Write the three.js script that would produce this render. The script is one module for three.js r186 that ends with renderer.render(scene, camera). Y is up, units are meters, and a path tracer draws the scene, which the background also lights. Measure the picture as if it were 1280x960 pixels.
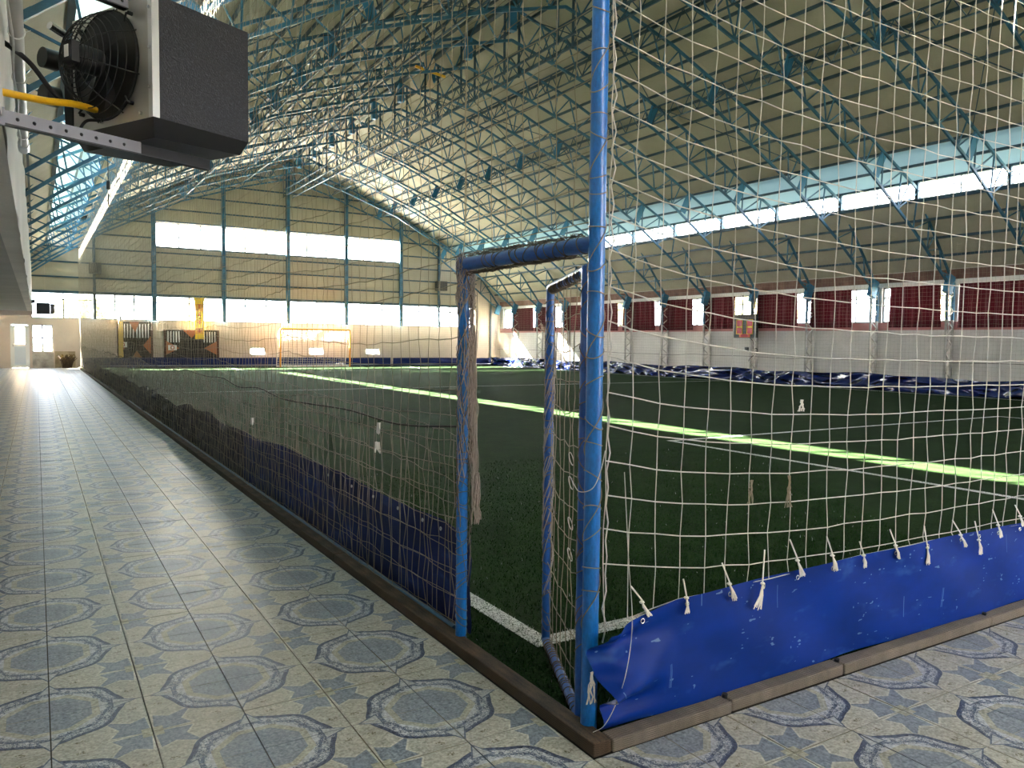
import * as THREE from 'three';
import { mergeGeometries } from 'three/addons/utils/BufferGeometryUtils.js';
import { RoundedBoxGeometry } from 'three/addons/geometries/RoundedBoxGeometry.js';

// ---------------------------------------------------------------- camera, sky, sun
// Hall coordinates: X to the right across the hall, Y up, F forward along the hall (three.js z = -F).
const V = (x, y, f) => new THREE.Vector3(x, y, -f);
const scene = new THREE.Scene();
const renderer = new THREE.WebGLRenderer();
renderer.toneMapping = THREE.LinearToneMapping;
renderer.toneMappingExposure = 3.0;
renderer.shadowMap.enabled = true;
const camera = new THREE.PerspectiveCamera(2 * Math.atan(480 / 979.28) * 180 / Math.PI, 1280 / 960, 0.05, 400);
camera.position.copy(V(0, 1.5, 0));
camera.up.set(0.0181, 0.9985, -0.0524);
camera.lookAt(camera.position.clone().add(new THREE.Vector3(0.51841, -0.05417, -0.85342)));
scene.add(camera);
scene.background = new THREE.Color().setRGB(0.90, 0.97, 1.08);
scene.backgroundIntensity = 7.0;
const sun = new THREE.DirectionalLight(new THREE.Color().setRGB(1, 0.95, 0.84), 165);
sun.position.copy(V(12 - 100, 69, 22 + 90)); sun.target.position.copy(V(12, 0, 22));
sun.castShadow = true; sun.shadow.mapSize.set(4096, 4096);
Object.assign(sun.shadow.camera, { left: -50, right: 50, top: 50, bottom: -50, near: 1, far: 320 });
scene.add(sun, sun.target);

// ---------------------------------------------------------------- helpers
let seed = 20240611;
const rnd = () => { seed = (seed * 1664525 + 1013904223) >>> 0; return seed / 4294967296; };
const rr = (a, b) => a + (b - a) * rnd();
const taken = {};
function numbered(n) { const k = taken[n] = (taken[n] ?? -1) + 1; return k ? n + '_' + String(k).padStart(3, '0') : n; }
function tag(o, label, category, group, kind) {
  if (label) o.userData.label = label; if (category) o.userData.category = category;
  if (group) o.userData.group = group; if (kind) o.userData.kind = kind; return o;
}
function thing(name, label, category, group, kind) { const g = new THREE.Group(); g.name = numbered(name); scene.add(g); return tag(g, label, category, group, kind); }
function mesh(name, geo, mat, parent) {
  const m = new THREE.Mesh(geo, mat); m.castShadow = m.receiveShadow = true;
  m.name = parent ? name : numbered(name); (parent ?? scene).add(m); return m;
}
// a bag of triangles: bars, tubes, boxes, sheets, merged into one geometry
class Bag {
  constructor() { this.p = []; this.n = []; this.u = []; this.c = null; }
  tri(a, b, c, na, nb, nc, ua, ub, uc) {
    this.p.push(a.x, a.y, a.z, b.x, b.y, b.z, c.x, c.y, c.z); this.n.push(na.x, na.y, na.z, nb.x, nb.y, nb.z, nc.x, nc.y, nc.z); this.u.push(...ua, ...ub, ...uc);
  }
  quad(a, b, c, d, uv = null) {
    const n = new THREE.Vector3().subVectors(b, a).cross(new THREE.Vector3().subVectors(d, a)).normalize();
    const w = a.distanceTo(b), h = a.distanceTo(d), t = uv ?? [[0, 0], [w, 0], [w, h], [0, h]];
    this.tri(a, b, c, n, n, n, t[0], t[1], t[2]); this.tri(a, c, d, n, n, n, t[0], t[2], t[3]); return this;
  }
  bar(p, q, w, h, up = new THREE.Vector3(0, 1, 0)) {      // rectangular bar from p to q
    const d = new THREE.Vector3().subVectors(q, p); const L = d.length(); d.divideScalar(L);
    let s = new THREE.Vector3().crossVectors(d, up); if (s.lengthSq() < 1e-4) s.crossVectors(d, new THREE.Vector3(1, 0, 0.01)); s.normalize();
    const t = new THREE.Vector3().crossVectors(s, d).normalize();
    const k = (o, a, b) => o.clone().addScaledVector(s, a * w / 2).addScaledVector(t, b * h / 2);
    const P = [k(p, -1, -1), k(p, 1, -1), k(p, 1, 1), k(p, -1, 1)], Q = [k(q, -1, -1), k(q, 1, -1), k(q, 1, 1), k(q, -1, 1)];
    for (let i = 0; i < 4; i++) { const j = (i + 1) % 4, e = i % 2 ? h : w; this.quad(P[i], P[j], Q[j], Q[i], [[0, 0], [0, e], [L, e], [L, 0]]); }
    this.quad(P[3], P[2], P[1], P[0]); this.quad(Q[0], Q[1], Q[2], Q[3]); return this;
  }
  box(x0, x1, y0, y1, f0, f1) { return this.bar(V((x0 + x1) / 2, (y0 + y1) / 2, f0), V((x0 + x1) / 2, (y0 + y1) / 2, f1), x1 - x0, y1 - y0); }
  tube(pts, r, sides = 6, cap = false) {                     // tube through points; r a number or a function of 0..1
    const N = pts.length, rings = []; let prev = null, len = 0;
    for (let i = 0; i < N; i++) {
      const d = new THREE.Vector3().subVectors(pts[Math.min(i + 1, N - 1)], pts[Math.max(i - 1, 0)]).normalize();
      let s = prev ? prev.clone().addScaledVector(d, -prev.dot(d)) : new THREE.Vector3().crossVectors(d, Math.abs(d.y) > 0.9 ? new THREE.Vector3(1, 0, 0) : new THREE.Vector3(0, 1, 0));
      s.normalize(); prev = s; const t = new THREE.Vector3().crossVectors(d, s); const R = typeof r === 'number' ? r : r(i / (N - 1));
      if (i) len += pts[i].distanceTo(pts[i - 1]);
      const ring = []; for (let k = 0; k <= sides; k++) { const a = k / sides * Math.PI * 2, n = s.clone().multiplyScalar(Math.cos(a)).addScaledVector(t, Math.sin(a)); ring.push([pts[i].clone().addScaledVector(n, R), n, [len, k / sides * R * 6.283]]); }
      rings.push(ring);
    }
    for (let i = 0; i + 1 < N; i++) for (let k = 0; k < sides; k++) {
      const a = rings[i][k], b = rings[i][k + 1], c = rings[i + 1][k + 1], d = rings[i + 1][k];
      this.tri(a[0], b[0], c[0], a[1], b[1], c[1], a[2], b[2], c[2]); this.tri(a[0], c[0], d[0], a[1], c[1], d[1], a[2], c[2], d[2]);
    }
    if (cap) for (const [e, sgn] of [[0, -1], [N - 1, 1]]) {
      const n = new THREE.Vector3().subVectors(pts[e], pts[e ? e - 1 : 1]).normalize();
      for (let k = 0; k < sides; k++) { const a = rings[e][k][0], b = rings[e][k + 1][0]; const t = [[0, 0], [0.01, 0], [0, 0.01]]; sgn > 0 ? this.tri(pts[e], a, b, n, n, n, ...t) : this.tri(pts[e], b, a, n, n, n, ...t); }
    }
    return this;
  }
  ring(c, axis, R, r, n = 14, sides = 5) {
    const a = Math.abs(axis.y) > 0.9 ? new THREE.Vector3(1, 0, 0) : new THREE.Vector3(0, 1, 0);
    const s = new THREE.Vector3().crossVectors(axis, a).normalize(), t = new THREE.Vector3().crossVectors(axis, s).normalize(), pts = [];
    for (let i = 0; i <= n; i++) { const q = i / n * Math.PI * 2; pts.push(c.clone().addScaledVector(s, R * Math.cos(q)).addScaledVector(t, R * Math.sin(q))); }
    return this.tube(pts, r, sides);
  }
  sheet(fn, nu, nv, su = 1, sv = 1) {                        // smooth surface fn(u,v) -> Vector3
    const g = []; for (let i = 0; i <= nu; i++) { g.push([]); for (let j = 0; j <= nv; j++) g[i].push(fn(i / nu, j / nv)); }
    const nm = (i, j) => new THREE.Vector3().subVectors(g[Math.min(i + 1, nu)][j], g[Math.max(i - 1, 0)][j]).cross(new THREE.Vector3().subVectors(g[i][Math.min(j + 1, nv)], g[i][Math.max(j - 1, 0)])).normalize();
    const N = g.map((r, i) => r.map((_, j) => nm(i, j)));
    for (let i = 0; i < nu; i++) for (let j = 0; j < nv; j++) {
      const U = (a, b) => [(a / nu) * su, (b / nv) * sv];
      this.tri(g[i][j], g[i + 1][j], g[i + 1][j + 1], N[i][j], N[i + 1][j], N[i + 1][j + 1], U(i, j), U(i + 1, j), U(i + 1, j + 1));
      this.tri(g[i][j], g[i + 1][j + 1], g[i][j + 1], N[i][j], N[i + 1][j + 1], N[i][j + 1], U(i, j), U(i + 1, j + 1), U(i, j + 1));
    }
    return this;
  }
  geo() {
    const g = new THREE.BufferGeometry();
    g.setAttribute('position', new THREE.Float32BufferAttribute(this.p, 3)); g.setAttribute('normal', new THREE.Float32BufferAttribute(this.n, 3)); g.setAttribute('uv', new THREE.Float32BufferAttribute(this.u, 2)); return g;
  }
  build(name, mat, parent) { return mesh(name, this.geo(), mat, parent); }
}
const bag = () => new Bag();

// ---------------------------------------------------------------- textures and materials
function hash(x, y, s) { let h = (x * 374761393 + y * 668265263 + s * 2147483647) | 0; h = Math.imul(h ^ (h >>> 13), 1274126177); return ((h ^ (h >>> 16)) >>> 0) / 4294967296; }
function vnoise(x, y, per, s) {
  const xi = Math.floor(x), yi = Math.floor(y), fx = x - xi, fy = y - yi, sx = fx * fx * (3 - 2 * fx), sy = fy * fy * (3 - 2 * fy), m = (v) => ((v % per) + per) % per;
  const a = hash(m(xi), m(yi), s), b = hash(m(xi + 1), m(yi), s), c = hash(m(xi), m(yi + 1), s), d = hash(m(xi + 1), m(yi + 1), s);
  return a + (b - a) * sx + (c - a) * sy + (a - b - c + d) * sx * sy;
}
function fbm(u, v, base, oct, s) { let t = 0, w = 0.5, f = base, z = 0; for (let i = 0; i < oct; i++) { t += w * vnoise(u * f, v * f, f, s + i); z += w; w *= 0.55; f *= 2; } return t / z; }
function dataTex(n, fn, srgb = true, rep = 1, repY = rep) {
  const d = new Uint8Array(n * n * 4);
  for (let j = 0; j < n; j++) for (let i = 0; i < n; i++) { const c = fn(i / n, j / n), k = (j * n + i) * 4; for (let q = 0; q < 3; q++) d[k + q] = Math.max(0, Math.min(255, Array.isArray(c) ? c[q] : c)); d[k + 3] = 255; }
  const t = new THREE.DataTexture(d, n, n); t.magFilter = THREE.LinearFilter; t.minFilter = THREE.LinearMipmapLinearFilter; t.generateMipmaps = true; t.wrapS = t.wrapT = THREE.RepeatWrapping; t.repeat.set(rep, repY);
  if (srgb) t.colorSpace = THREE.SRGBColorSpace; t.needsUpdate = true; return t;
}
const mottle = dataTex(256, (u, v) => { const k = 190 + 90 * (fbm(u, v, 6, 5, 3) - 0.5) * 1.3 + 20 * (hash(u * 256 | 0, v * 256 | 0, 9) - 0.5); return [k + 25, k + 25, k + 25]; }, true, 0.7);
const grainBump = dataTex(256, (u, v) => 128 + 120 * (fbm(u, v, 16, 4, 21) - 0.5) * 1.6, false, 1.4);
const roughTex = dataTex(256, (u, v) => 150 + 150 * (fbm(u, v, 5, 5, 31) - 0.5), false, 0.5);
const soft = dataTex(256, (u, v) => { const k = 240 + 30 * (fbm(u, v, 5, 5, 13) - 0.5) + 8 * (hash(u * 256 | 0, v * 256 | 0, 19) - 0.5); return [k, k, k]; }, true, 0.3);
const S = (c, r = 0.7, o = {}) => new THREE.MeshStandardMaterial({ color: c, roughness: r, ...o });
const P = (c, r = 0.7, o = {}) => new THREE.MeshPhysicalMaterial({ color: c, roughness: r, ...o });
const scratched = dataTex(512, (u, v) => {
  const f = fbm(u, v, 10, 5, 77), g = fbm(u, v, 40, 3, 78); if (f > 0.66 && g > 0.5) return [196, 200, 204]; const k = 225 + 50 * (g - 0.5); return [k, k, k];
}, true, 1.6, 5);
const M = {
  trussBlue: S('#2f6d8c', 0.5, { map: mottle }), trussDark: S('#264f64', 0.55, { map: mottle }), purlin: S('#31505f', 0.6, { map: mottle }), plate: S('#28729a', 0.5),
  postBlue: P('#0a7ad6', 0.3, { map: scratched, clearcoat: 0.4, clearcoatRoughness: 0.25 }), hingeBlue: P('#0a5fb8', 0.35, { map: scratched, clearcoat: 0.3, clearcoatRoughness: 0.3 }),
  roof: S('#b9b29e', 0.85, { map: soft }), siding: S('#b8ac96', 0.8, { map: soft }), seam: S('#59615f', 0.7),
  translucent: P('#8fb0b8', 0.95, { transmission: 0.022, thickness: 0, side: THREE.DoubleSide }), glass: P('#ffffff', 0.0, { transmission: 1, thickness: 0, ior: 1.45 }),
  frosted: P('#ffffff', 0.9, { transmission: 0.95, thickness: 0 }), frameWhite: S('#8f9496', 0.5), frameGrey: S('#55616b', 0.55),
  plaster: S('#e6e0d8', 0.9, { map: soft, bumpMap: grainBump, bumpScale: 0.004 }), plasterCream: S('#d6c5b4', 0.9, { map: soft, bumpMap: grainBump, bumpScale: 0.004 }), pink: S('#c98b86', 0.85, { map: soft }), soffit: S('#b9b4ae', 0.9, { map: soft }),
  concrete: S('#8b8a86', 0.95, { map: mottle }), white: S('#e9e8e4', 0.6), black: S('#101114', 0.55), rubber: S('#17181a', 0.7), chrome: S('#d8dadc', 0.25, { metalness: 1 }), steel: S('#a9adb0', 0.35, { metalness: 1 }),
  cord: S('#c6c1b8', 0.9), cordGrey: S('#8f8674', 0.95), cordDark: S('#8a8172', 0.95), rope: S('#4b463f', 0.95), tieWhite: S('#e6e2d8', 0.9), bundle: S('#a09790', 0.95), bundleDark: S('#6f655a', 0.95),
  wood: S('#7a6a58', 0.9), orange: S('#e0952a', 0.5), red: S('#c3232b', 0.5), yellow: S('#e3b11f', 0.6),
};
// planks of weathered timber
const woodTex = dataTex(512, (u, v) => { const g = fbm(u, v * 1, 4, 3, 51), l = fbm((u * 0.35 + g * 0.05) % 1, v, 64, 3, 52), k = 0.62 + 0.55 * (l - 0.5) + 0.35 * (g - 0.5); const w = fbm(u, v, 9, 4, 53) > 0.6 ? 1.5 : 1.2; return [146 * k * w, 136 * k * w, 124 * k * w]; }, true, 1.1, 6);
M.wood = S('#ffffff', 0.9, { map: woodTex, bumpMap: woodTex, bumpScale: 0.003 });
const woodDarkTex = dataTex(512, (u, v) => { const g = fbm(u, v, 4, 3, 61), l = fbm(u, v, 64, 3, 62), k = 0.55 + 0.5 * (l - 0.5) + 0.5 * (g - 0.5); return [112 * k, 88 * k, 64 * k]; }, true, 1.1, 6);
M.woodDark = S('#ffffff', 0.9, { map: woodDarkTex, bumpMap: woodDarkTex, bumpScale: 0.003 });
// blue PVC tarpaulin with scuffs
const tarpTex = dataTex(1024, (u, v) => {
  let k = 1 + 0.35 * (fbm(u, v, 6, 5, 91) - 0.5), w = 0;
  const s = fbm(u, v, 60, 2, 92), t = fbm(u, v, 7, 3, 93); if (s > 0.83 && t > 0.55) w = 0.5; const f = fbm(u, v, 14, 4, 94); if (f > 0.66) w = Math.max(w, (f - 0.66) * 0.8);
  const st = hash(Math.floor(u * 420), Math.floor(v * 9), 95); if (st > 0.9975) w = 0.4;
  return [2 * k + 190 * w, 44 * k + 160 * w, 128 * k + 80 * w];
}, true, 0.5, 1);
M.tarp = P('#ffffff', 0.5, { specularIntensity: 0.25, map: tarpTex, side: THREE.DoubleSide });
const tarpNavyTex = dataTex(512, (u, v) => { const k = 1 + 0.5 * (fbm(u, v, 6, 5, 191) - 0.5), f = fbm(u, v, 12, 5, 192), w = f > 0.6 ? (f - 0.6) * 1.1 : 0; return [10 * k + 110 * w, 30 * k + 115 * w, 86 * k + 100 * w]; }, true, 0.4, 1);
M.tarpNavy = P('#ffffff', 0.55, { specularIntensity: 0.4, map: tarpNavyTex, side: THREE.DoubleSide });
const tarpDustTex = dataTex(512, (u, v) => { const k = 1 + 0.4 * (fbm(u, v, 6, 5, 291) - 0.5), f = fbm(u, v, 9, 5, 292), w = f > 0.5 ? (f - 0.5) * 0.9 : 0; return [40 * k + 120 * w, 40 * k + 115 * w, 58 * k + 105 * w]; }, true, 0.4, 1);
M.tarpDust = P('#ffffff', 0.7, { map: tarpDustTex, side: THREE.DoubleSide });
M.tarpRight = P('#122257', 0.25, { clearcoat: 0.6, clearcoatRoughness: 0.2, side: THREE.DoubleSide });
// artificial turf
const turfTex = dataTex(1024, (u, v) => { const n = hash(u * 1024 | 0, v * 1024 | 0, 7), m = fbm(u, v, 200, 2, 8), l = fbm(u, v, 9, 4, 12), k = 0.55 + 0.5 * m + 0.45 * (n - 0.5) + 0.25 * (l - 0.5); const s = n > 0.9965 ? 60 : 0; return [41 * k + s, 65 * k + s, 30 * k + s]; }, true, 0.55);
const turfBump = dataTex(1024, (u, v) => 255 * (0.5 * hash(u * 1024 | 0, v * 1024 | 0, 17) + 0.5 * fbm(u, v, 200, 2, 18)), false, 0.55);
M.turf = P('#ffffff', 1, { specularIntensity: 0.12, map: turfTex, bumpMap: turfBump, bumpScale: 0.012 });
const lineTex = dataTex(512, (u, v) => { const n = fbm(u, v, 160, 2, 41), h = hash(u * 512 | 0, v * 512 | 0, 42), a = n + 0.35 * (h - 0.5); return a > 0.36 ? [226, 226, 222] : [66, 78, 56]; }, true, 1.2);
M.line = P('#ffffff', 1, { specularIntensity: 0.12, map: lineTex, bumpMap: turfBump, bumpScale: 0.01 });

// printed floor tile, one motif over two by two tiles
function tileCanvas() {
  const n = 1024, c = document.createElement('canvas'); c.width = c.height = n; const g = c.getContext('2d');
  const X = (x) => (x + 1) / 2 * n;
  g.fillStyle = '#adaba2'; g.fillRect(0, 0, n, n);
  const poly = (pts, fill, stroke, w = 4) => { g.beginPath(); pts.forEach(([x, y], i) => i ? g.lineTo(X(x), X(y)) : g.moveTo(X(x), X(y))); g.closePath(); if (fill) { g.fillStyle = fill; g.fill(); } if (stroke) { g.strokeStyle = stroke; g.lineWidth = w; g.stroke(); } };
  for (const sx of [-1, 1]) for (const sy of [-1, 1]) {
    const q = (a, b) => [sx * (1 - a), sy * (1 - b)];
    poly([q(0, 0), q(0.44, 0.03), q(0.34, 0.2), q(0.50, 0.50), q(0.2, 0.34), q(0.03, 0.44)], '#7f8895', '#bcbab0', 12);
    poly([q(-0.01, -0.01), q(0.11, -0.01), q(0.11, 0.11), q(-0.01, 0.11)], '#aba796');
    for (const [a, b] of [[0.72, 0.13], [0.13, 0.72]]) { g.fillStyle = '#78735f'; for (let k = 0; k < 16; k++) { g.beginPath(); g.arc(X(sx * (1 - a)) + rr(-24, 24), X(sy * (1 - b)) + rr(-15, 15), rr(2, 6), 0, 7); g.fill(); } }
  }
  // pale edges of the cream hexagons
  const rad = (t, k) => { const c4 = Math.cos(4 * t); return k * (0.735 + 0.022 * Math.cos(8 * t) + 0.0 * c4); };
  const ringPts = (k) => { const o = []; for (let i = 0; i < 180; i++) { const t = i / 180 * Math.PI * 2; const r = rad(t, k); o.push([r * Math.cos(t), r * Math.sin(t)]); } return o; };
  poly(ringPts(1.08), '#b3b0a2'); poly(ringPts(1.03), '#b6b9c0', '#465069', 30); poly(ringPts(0.84), null, '#59647c', 20);
  for (let i = 0; i < 1500; i++) { const t = rnd() * 6.283, k = rr(0.78, 1.0), r = rad(t, k); g.strokeStyle = ['#465069', '#5f6980', '#b4b7ba', '#79828f'][rnd() * 4 | 0]; g.lineWidth = rr(2, 4); g.beginPath(); g.arc(X(r * Math.cos(t)), X(r * Math.sin(t)), rr(4, 15), rnd() * 6, rnd() * 6 + 2); g.stroke(); }
  for (let a = 0; a < 4; a++) { const t = a * Math.PI / 2, d = (r, s) => [r * Math.cos(t) - s * Math.sin(t), r * Math.sin(t) + s * Math.cos(t)]; poly([d(0.66, -0.13), d(0.92, 0), d(0.66, 0.13)], '#adb0b4', '#5d677b', 9); }
  const oct = (r) => Array.from({ length: 8 }, (_, i) => { const t = (i + 0.5) / 8 * Math.PI * 2; return [r * Math.cos(t), r * Math.sin(t)]; });
  poly(oct(0.56), '#aaa89c'); poly(oct(0.47), '#848c98');
  const im = g.getImageData(0, 0, n, n), d = im.data;
  for (let j = 0; j < n; j++) for (let i = 0; i < n; i++) { const u = i / n, v = j / n, k = (j * n + i) * 4, m = (fbm(u, v, 12, 4, 301) - 0.5) * 24 + (fbm(u, v, 90, 2, 302) - 0.5) * 64; const w = fbm(u, v, 40, 3, 303) > 0.66 ? -12 : 0; for (let q = 0; q < 3; q++) d[k + q] = Math.max(0, Math.min(255, d[k + q] + m + w)); }
  g.putImageData(im, 0, 0);
  const t = new THREE.CanvasTexture(c); t.colorSpace = THREE.SRGBColorSpace; t.wrapS = t.wrapT = THREE.RepeatWrapping; t.anisotropy = 8; return t;
}
const tileMap = tileCanvas();
const tileRough = dataTex(256, (u, v) => 95 + 60 * (fbm(u, v, 6, 5, 311) - 0.5), false, 1);
M.tile = P('#ffffff', 1.0, { map: tileMap, roughnessMap: tileRough, specularIntensity: 0.4 });
M.grout = S('#35332f', 0.95);

// ---------------------------------------------------------------- dimensions
const XC = 11.72, XR = 25.2, XL = 2 * XC - XR, FF = 43, FN = -4.2, BAY = 2.65, F0 = 19.52;
const frames = []; for (let f = F0 - 8 * BAY; f < FF - 0.5; f += BAY) frames.push(f);
const roofR = [[XC, 11.15], [15.4, 9.97], [18.35, 8.72], [20.75, 7.55], [22.95, 6.5]];         // sheet line of one half, ridge to clerestory
const lowR = [[22.95, 5.93], [XR + 0.25, 3.95]];
const mir = (x) => 2 * XC - x;
function roofY(x) { const X = x < XC ? mir(x) : x; const L = X <= 22.95 ? roofR : lowR; for (let i = 0; i + 1 < L.length; i++) if (X <= L[i + 1][0]) { const t = (X - L[i][0]) / (L[i + 1][0] - L[i][0]); return L[i][1] + t * (L[i + 1][1] - L[i][1]); } return L.at(-1)[1]; }

// ---------------------------------------------------------------- outside ground
{
  const g = bag().quad(V(-150, -0.3, -150), V(170, -0.3, -150), V(170, -0.3, 200), V(-150, -0.3, 200)).build('ground', S('#6f7259', 0.95), null);
  tag(g, 'grassy open ground around the hall', 'ground', null, 'structure');
}

// ---------------------------------------------------------------- floor with printed tiles
const TS = 0.3348, TX = 1.359, TF = 2.8575;          // tile pitch; a motif centre lies at (TX, TF)
{
  const fl = thing('floor', 'tiled walkway floor with blue ring pattern', null, null, 'structure');
  bag().box(XL - 0.3, XR + 0.3, -0.3, -0.012, FN - 0.3, FF + 0.3).build('screed', M.grout, fl);
  const G = TS / 2 - 0.0013, GX = TS / 2 - 0.0024, tileGeo = {};
  const tileAt = (b, cx, cf, ui, vi) => {
    const top = -0.002, low = -0.014, a = V(cx - GX, top, cf - G), bq = V(cx + GX, top, cf - G), c = V(cx + GX, top, cf + G), d = V(cx - GX, top, cf + G);
    const u0 = ui / 2, v0 = vi / 2, e = 0.0025; b.quad(a, bq, c, d, [[u0 + e, v0 + e], [u0 + 0.5 - e, v0 + e], [u0 + 0.5 - e, v0 + 0.5 - e], [u0 + e, v0 + 0.5 - e]]);
    const dn = (p) => { const q = p.clone(); q.y = low; return q; }, z = [[u0, v0], [u0 + e, v0], [u0 + e, v0 + e], [u0, v0 + e]];
    b.quad(dn(a), dn(bq), bq, a, z); b.quad(dn(bq), dn(c), c, bq, z); b.quad(dn(c), dn(d), d, c, z); b.quad(dn(d), dn(a), a, d, z);
  };
  for (let ui = 0; ui < 2; ui++) for (let vi = 0; vi < 2; vi++) { const b = bag(); tileAt(b, 0, 0, ui, vi); tileGeo[ui + '' + vi] = b.geo(); }
  const rest = bag(), list = [];
  for (let i = -10; i < 74; i++) for (let j = -22; j < 121; j++) {
    const cx = TX + (i + 0.5) * TS, cf = TF + (j + 0.5) * TS; if (cx < XL + 0.1 || cx > XR - 0.1 || cf > FF - 0.1 || cf < FN + 0.1) continue;
    if (cx > 1.72 && cf > 2.25) continue;
    const ui = ((i + 1) % 2 + 2) % 2, vi = ((j + 1) % 2 + 2) % 2;
    const dx = cx, df = cf, depth = dx * 0.518 + df * 0.853, side = dx * 0.855 - df * 0.519;
    const seen = depth > 0.8 && Math.abs(side) < depth * 0.72 && depth * 0.52 > 1.05;
    list.push({ cx, cf, ui, vi, k: seen ? depth : 99 });
  }
  list.sort((a, b) => a.k - b.k);
  list.forEach((t, n) => {
    if (n < 290 && t.k < 90) { const m = mesh('tile', tileGeo[t.ui + '' + t.vi], M.tile, fl); m.position.set(t.cx, rr(-0.0006, 0.0006), -t.cf); m.rotation.set(rr(-0.0012, 0.0012), 0, rr(-0.0012, 0.0012)); }
    else tileAt(rest, t.cx, t.cf, t.ui, t.vi);
  });
  tag(rest.build('tile_field', M.tile, fl), null, null, null, 'stuff');
}

// ---------------------------------------------------------------- turf and pitch lines
{
  const t = thing('floor_turf', 'green artificial turf of the indoor football pitch', null, null, 'structure');
  bag().box(1.79, XR - 0.02, -0.01, 0.012, 2.29, FF - 0.05).build('turf_carpet', M.turf, t);
  // uv of the big sheet in metres
  const w = 0.11, y = 0.0165, L = (x0, x1, f0, f1) => { const b = bag().quad(V(x0, y, f0), V(x1, y, f0), V(x1, y, f1), V(x0, y, f1)); b.build('pitch_line', M.line, t); };
  L(2.06, 2.17, 3.12, 41.9); L(23.6, 23.71, 3.12, 41.9); L(2.17, 23.6, 3.12, 3.23); L(2.17, 23.6, 41.79, 41.9); L(2.17, 23.6, 22.6, 22.7);
  for (const [a, b] of [[3.23, 8.95], [36.1, 41.79]]) { L(8.2, 8.3, a, b); L(17.6, 17.7, a, b); L(8.3, 17.6, a < 10 ? 8.85 : 36.1, a < 10 ? 8.95 : 36.2); }
  // standing fibres where the turf is close enough to show them
  const blade = new THREE.BufferGeometry(); blade.setAttribute('position', new THREE.Float32BufferAttribute([-0.0022, 0, 0, 0.0022, 0, 0, 0.0012, 0.017, 0.004], 3)); blade.setAttribute('normal', new THREE.Float32BufferAttribute([0, 0.6, 0.8, 0, 0.6, 0.8, 0, 0.6, 0.8], 3));
  const N = 60000, im = new THREE.InstancedMesh(blade, P('#ffffff', 1, { side: THREE.DoubleSide, specularIntensity: 0.1 }), N), o = new THREE.Object3D(), col = new THREE.Color();
  for (let i = 0; i < N; i++) {
    const q = rnd(), f = 2.32 + q * q * 6, x = 1.82 + rnd() * (1.5 + f * 0.7); o.position.copy(V(x, 0.011, f)); o.rotation.set(rr(-0.6, 0.6), rnd() * 6.28, rr(-0.6, 0.6)); o.scale.setScalar(rr(0.7, 1.5)); o.updateMatrix(); im.setMatrixAt(i, o.matrix);
    const onLine = (x > 2.06 && x < 2.17 && f > 3.12) || (f > 3.12 && f < 3.23 && x > 2.06), k = rr(0.6, 1.25);
    if (onLine && rnd() < 0.75) col.setRGB(0.62 * k, 0.62 * k, 0.6 * k); else if (rnd() < 0.006) col.setRGB(0.4, 0.42, 0.4); else col.setRGB(0.014 * k, 0.042 * k, 0.008 * k); im.setColorAt(i, col);
  }
  im.name = 'turf_fibre'; im.castShadow = im.receiveShadow = true; im.userData.kind = 'stuff'; t.add(im);
}

// ---------------------------------------------------------------- shell: walls with openings
function shell(name, pts, holes, place, mat, label) {
  const s = new THREE.Shape(pts.map(([x, y]) => new THREE.Vector2(x, y)));
  for (const [x0, x1, y0, y1] of holes) s.holes.push(new THREE.Path([[x0, y0], [x1, y0], [x1, y1], [x0, y1]].map(([x, y]) => new THREE.Vector2(x, y))));
  const g = new THREE.ExtrudeGeometry(s, { depth: 0.24, bevelEnabled: false }); g.applyMatrix4(place);
  const grp = thing(name, label, null, null, 'structure'); mesh('masonry', g, mat, grp); return grp;
}
const gable = () => { const p = [[XL - 0.25, -0.3], [XR + 0.25, -0.3], [XR + 0.25, 4.05], [22.95, 6.0], [22.95, 6.55]]; for (const [x, y] of roofR.slice(0, 4).reverse()) p.push([x, y + 0.03]); for (const [x, y] of roofR.slice(1)) p.push([mir(x), y + 0.03]); p.push([mir(22.95), 6.0], [XL - 0.25, 4.05]); return p; };
const doorHole = [-1.02, -0.26, 0.0, 2.06], lowWin = [-0.16, 0.68, 0.74, 2.03], vents = [[9.75, 10.54, 0.6, 1.03], [12.93, 13.74, 0.62, 1.05], [16.24, 17.07, 0.64, 1.0]];
const bandX = [-0.17, 2.45, 5.08, 8.42, 11.75, 15.02, 18.35, 20.8, 23.35], band = [2.33, 3.58], upX = [5.18, 8.42, 11.75, 15.02, 18.25], up = [6.03, 7.27];
const m4 = (o) => { o.updateMatrix(); return o.matrix; };
const farPlace = new THREE.Matrix4().makeTranslation(0, 0, -FF - 0.24);
const wallFar = shell('wall_far', gable(), [[doorHole[0], doorHole[1], 0, 2.06], lowWin, ...vents, [bandX[0], bandX.at(-1), ...band], [upX[0], upX.at(-1), ...up]], farPlace, M.plasterCream, 'gable end wall behind the orange goal with two bands of windows');
const nearPlace = new THREE.Matrix4().makeTranslation(0, 0, -FN);
const wallNear = shell('wall_near', gable(), [[5.08, 15.02, ...band]], nearPlace, M.plasterCream, 'gable end wall at the near end of the hall');
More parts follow.
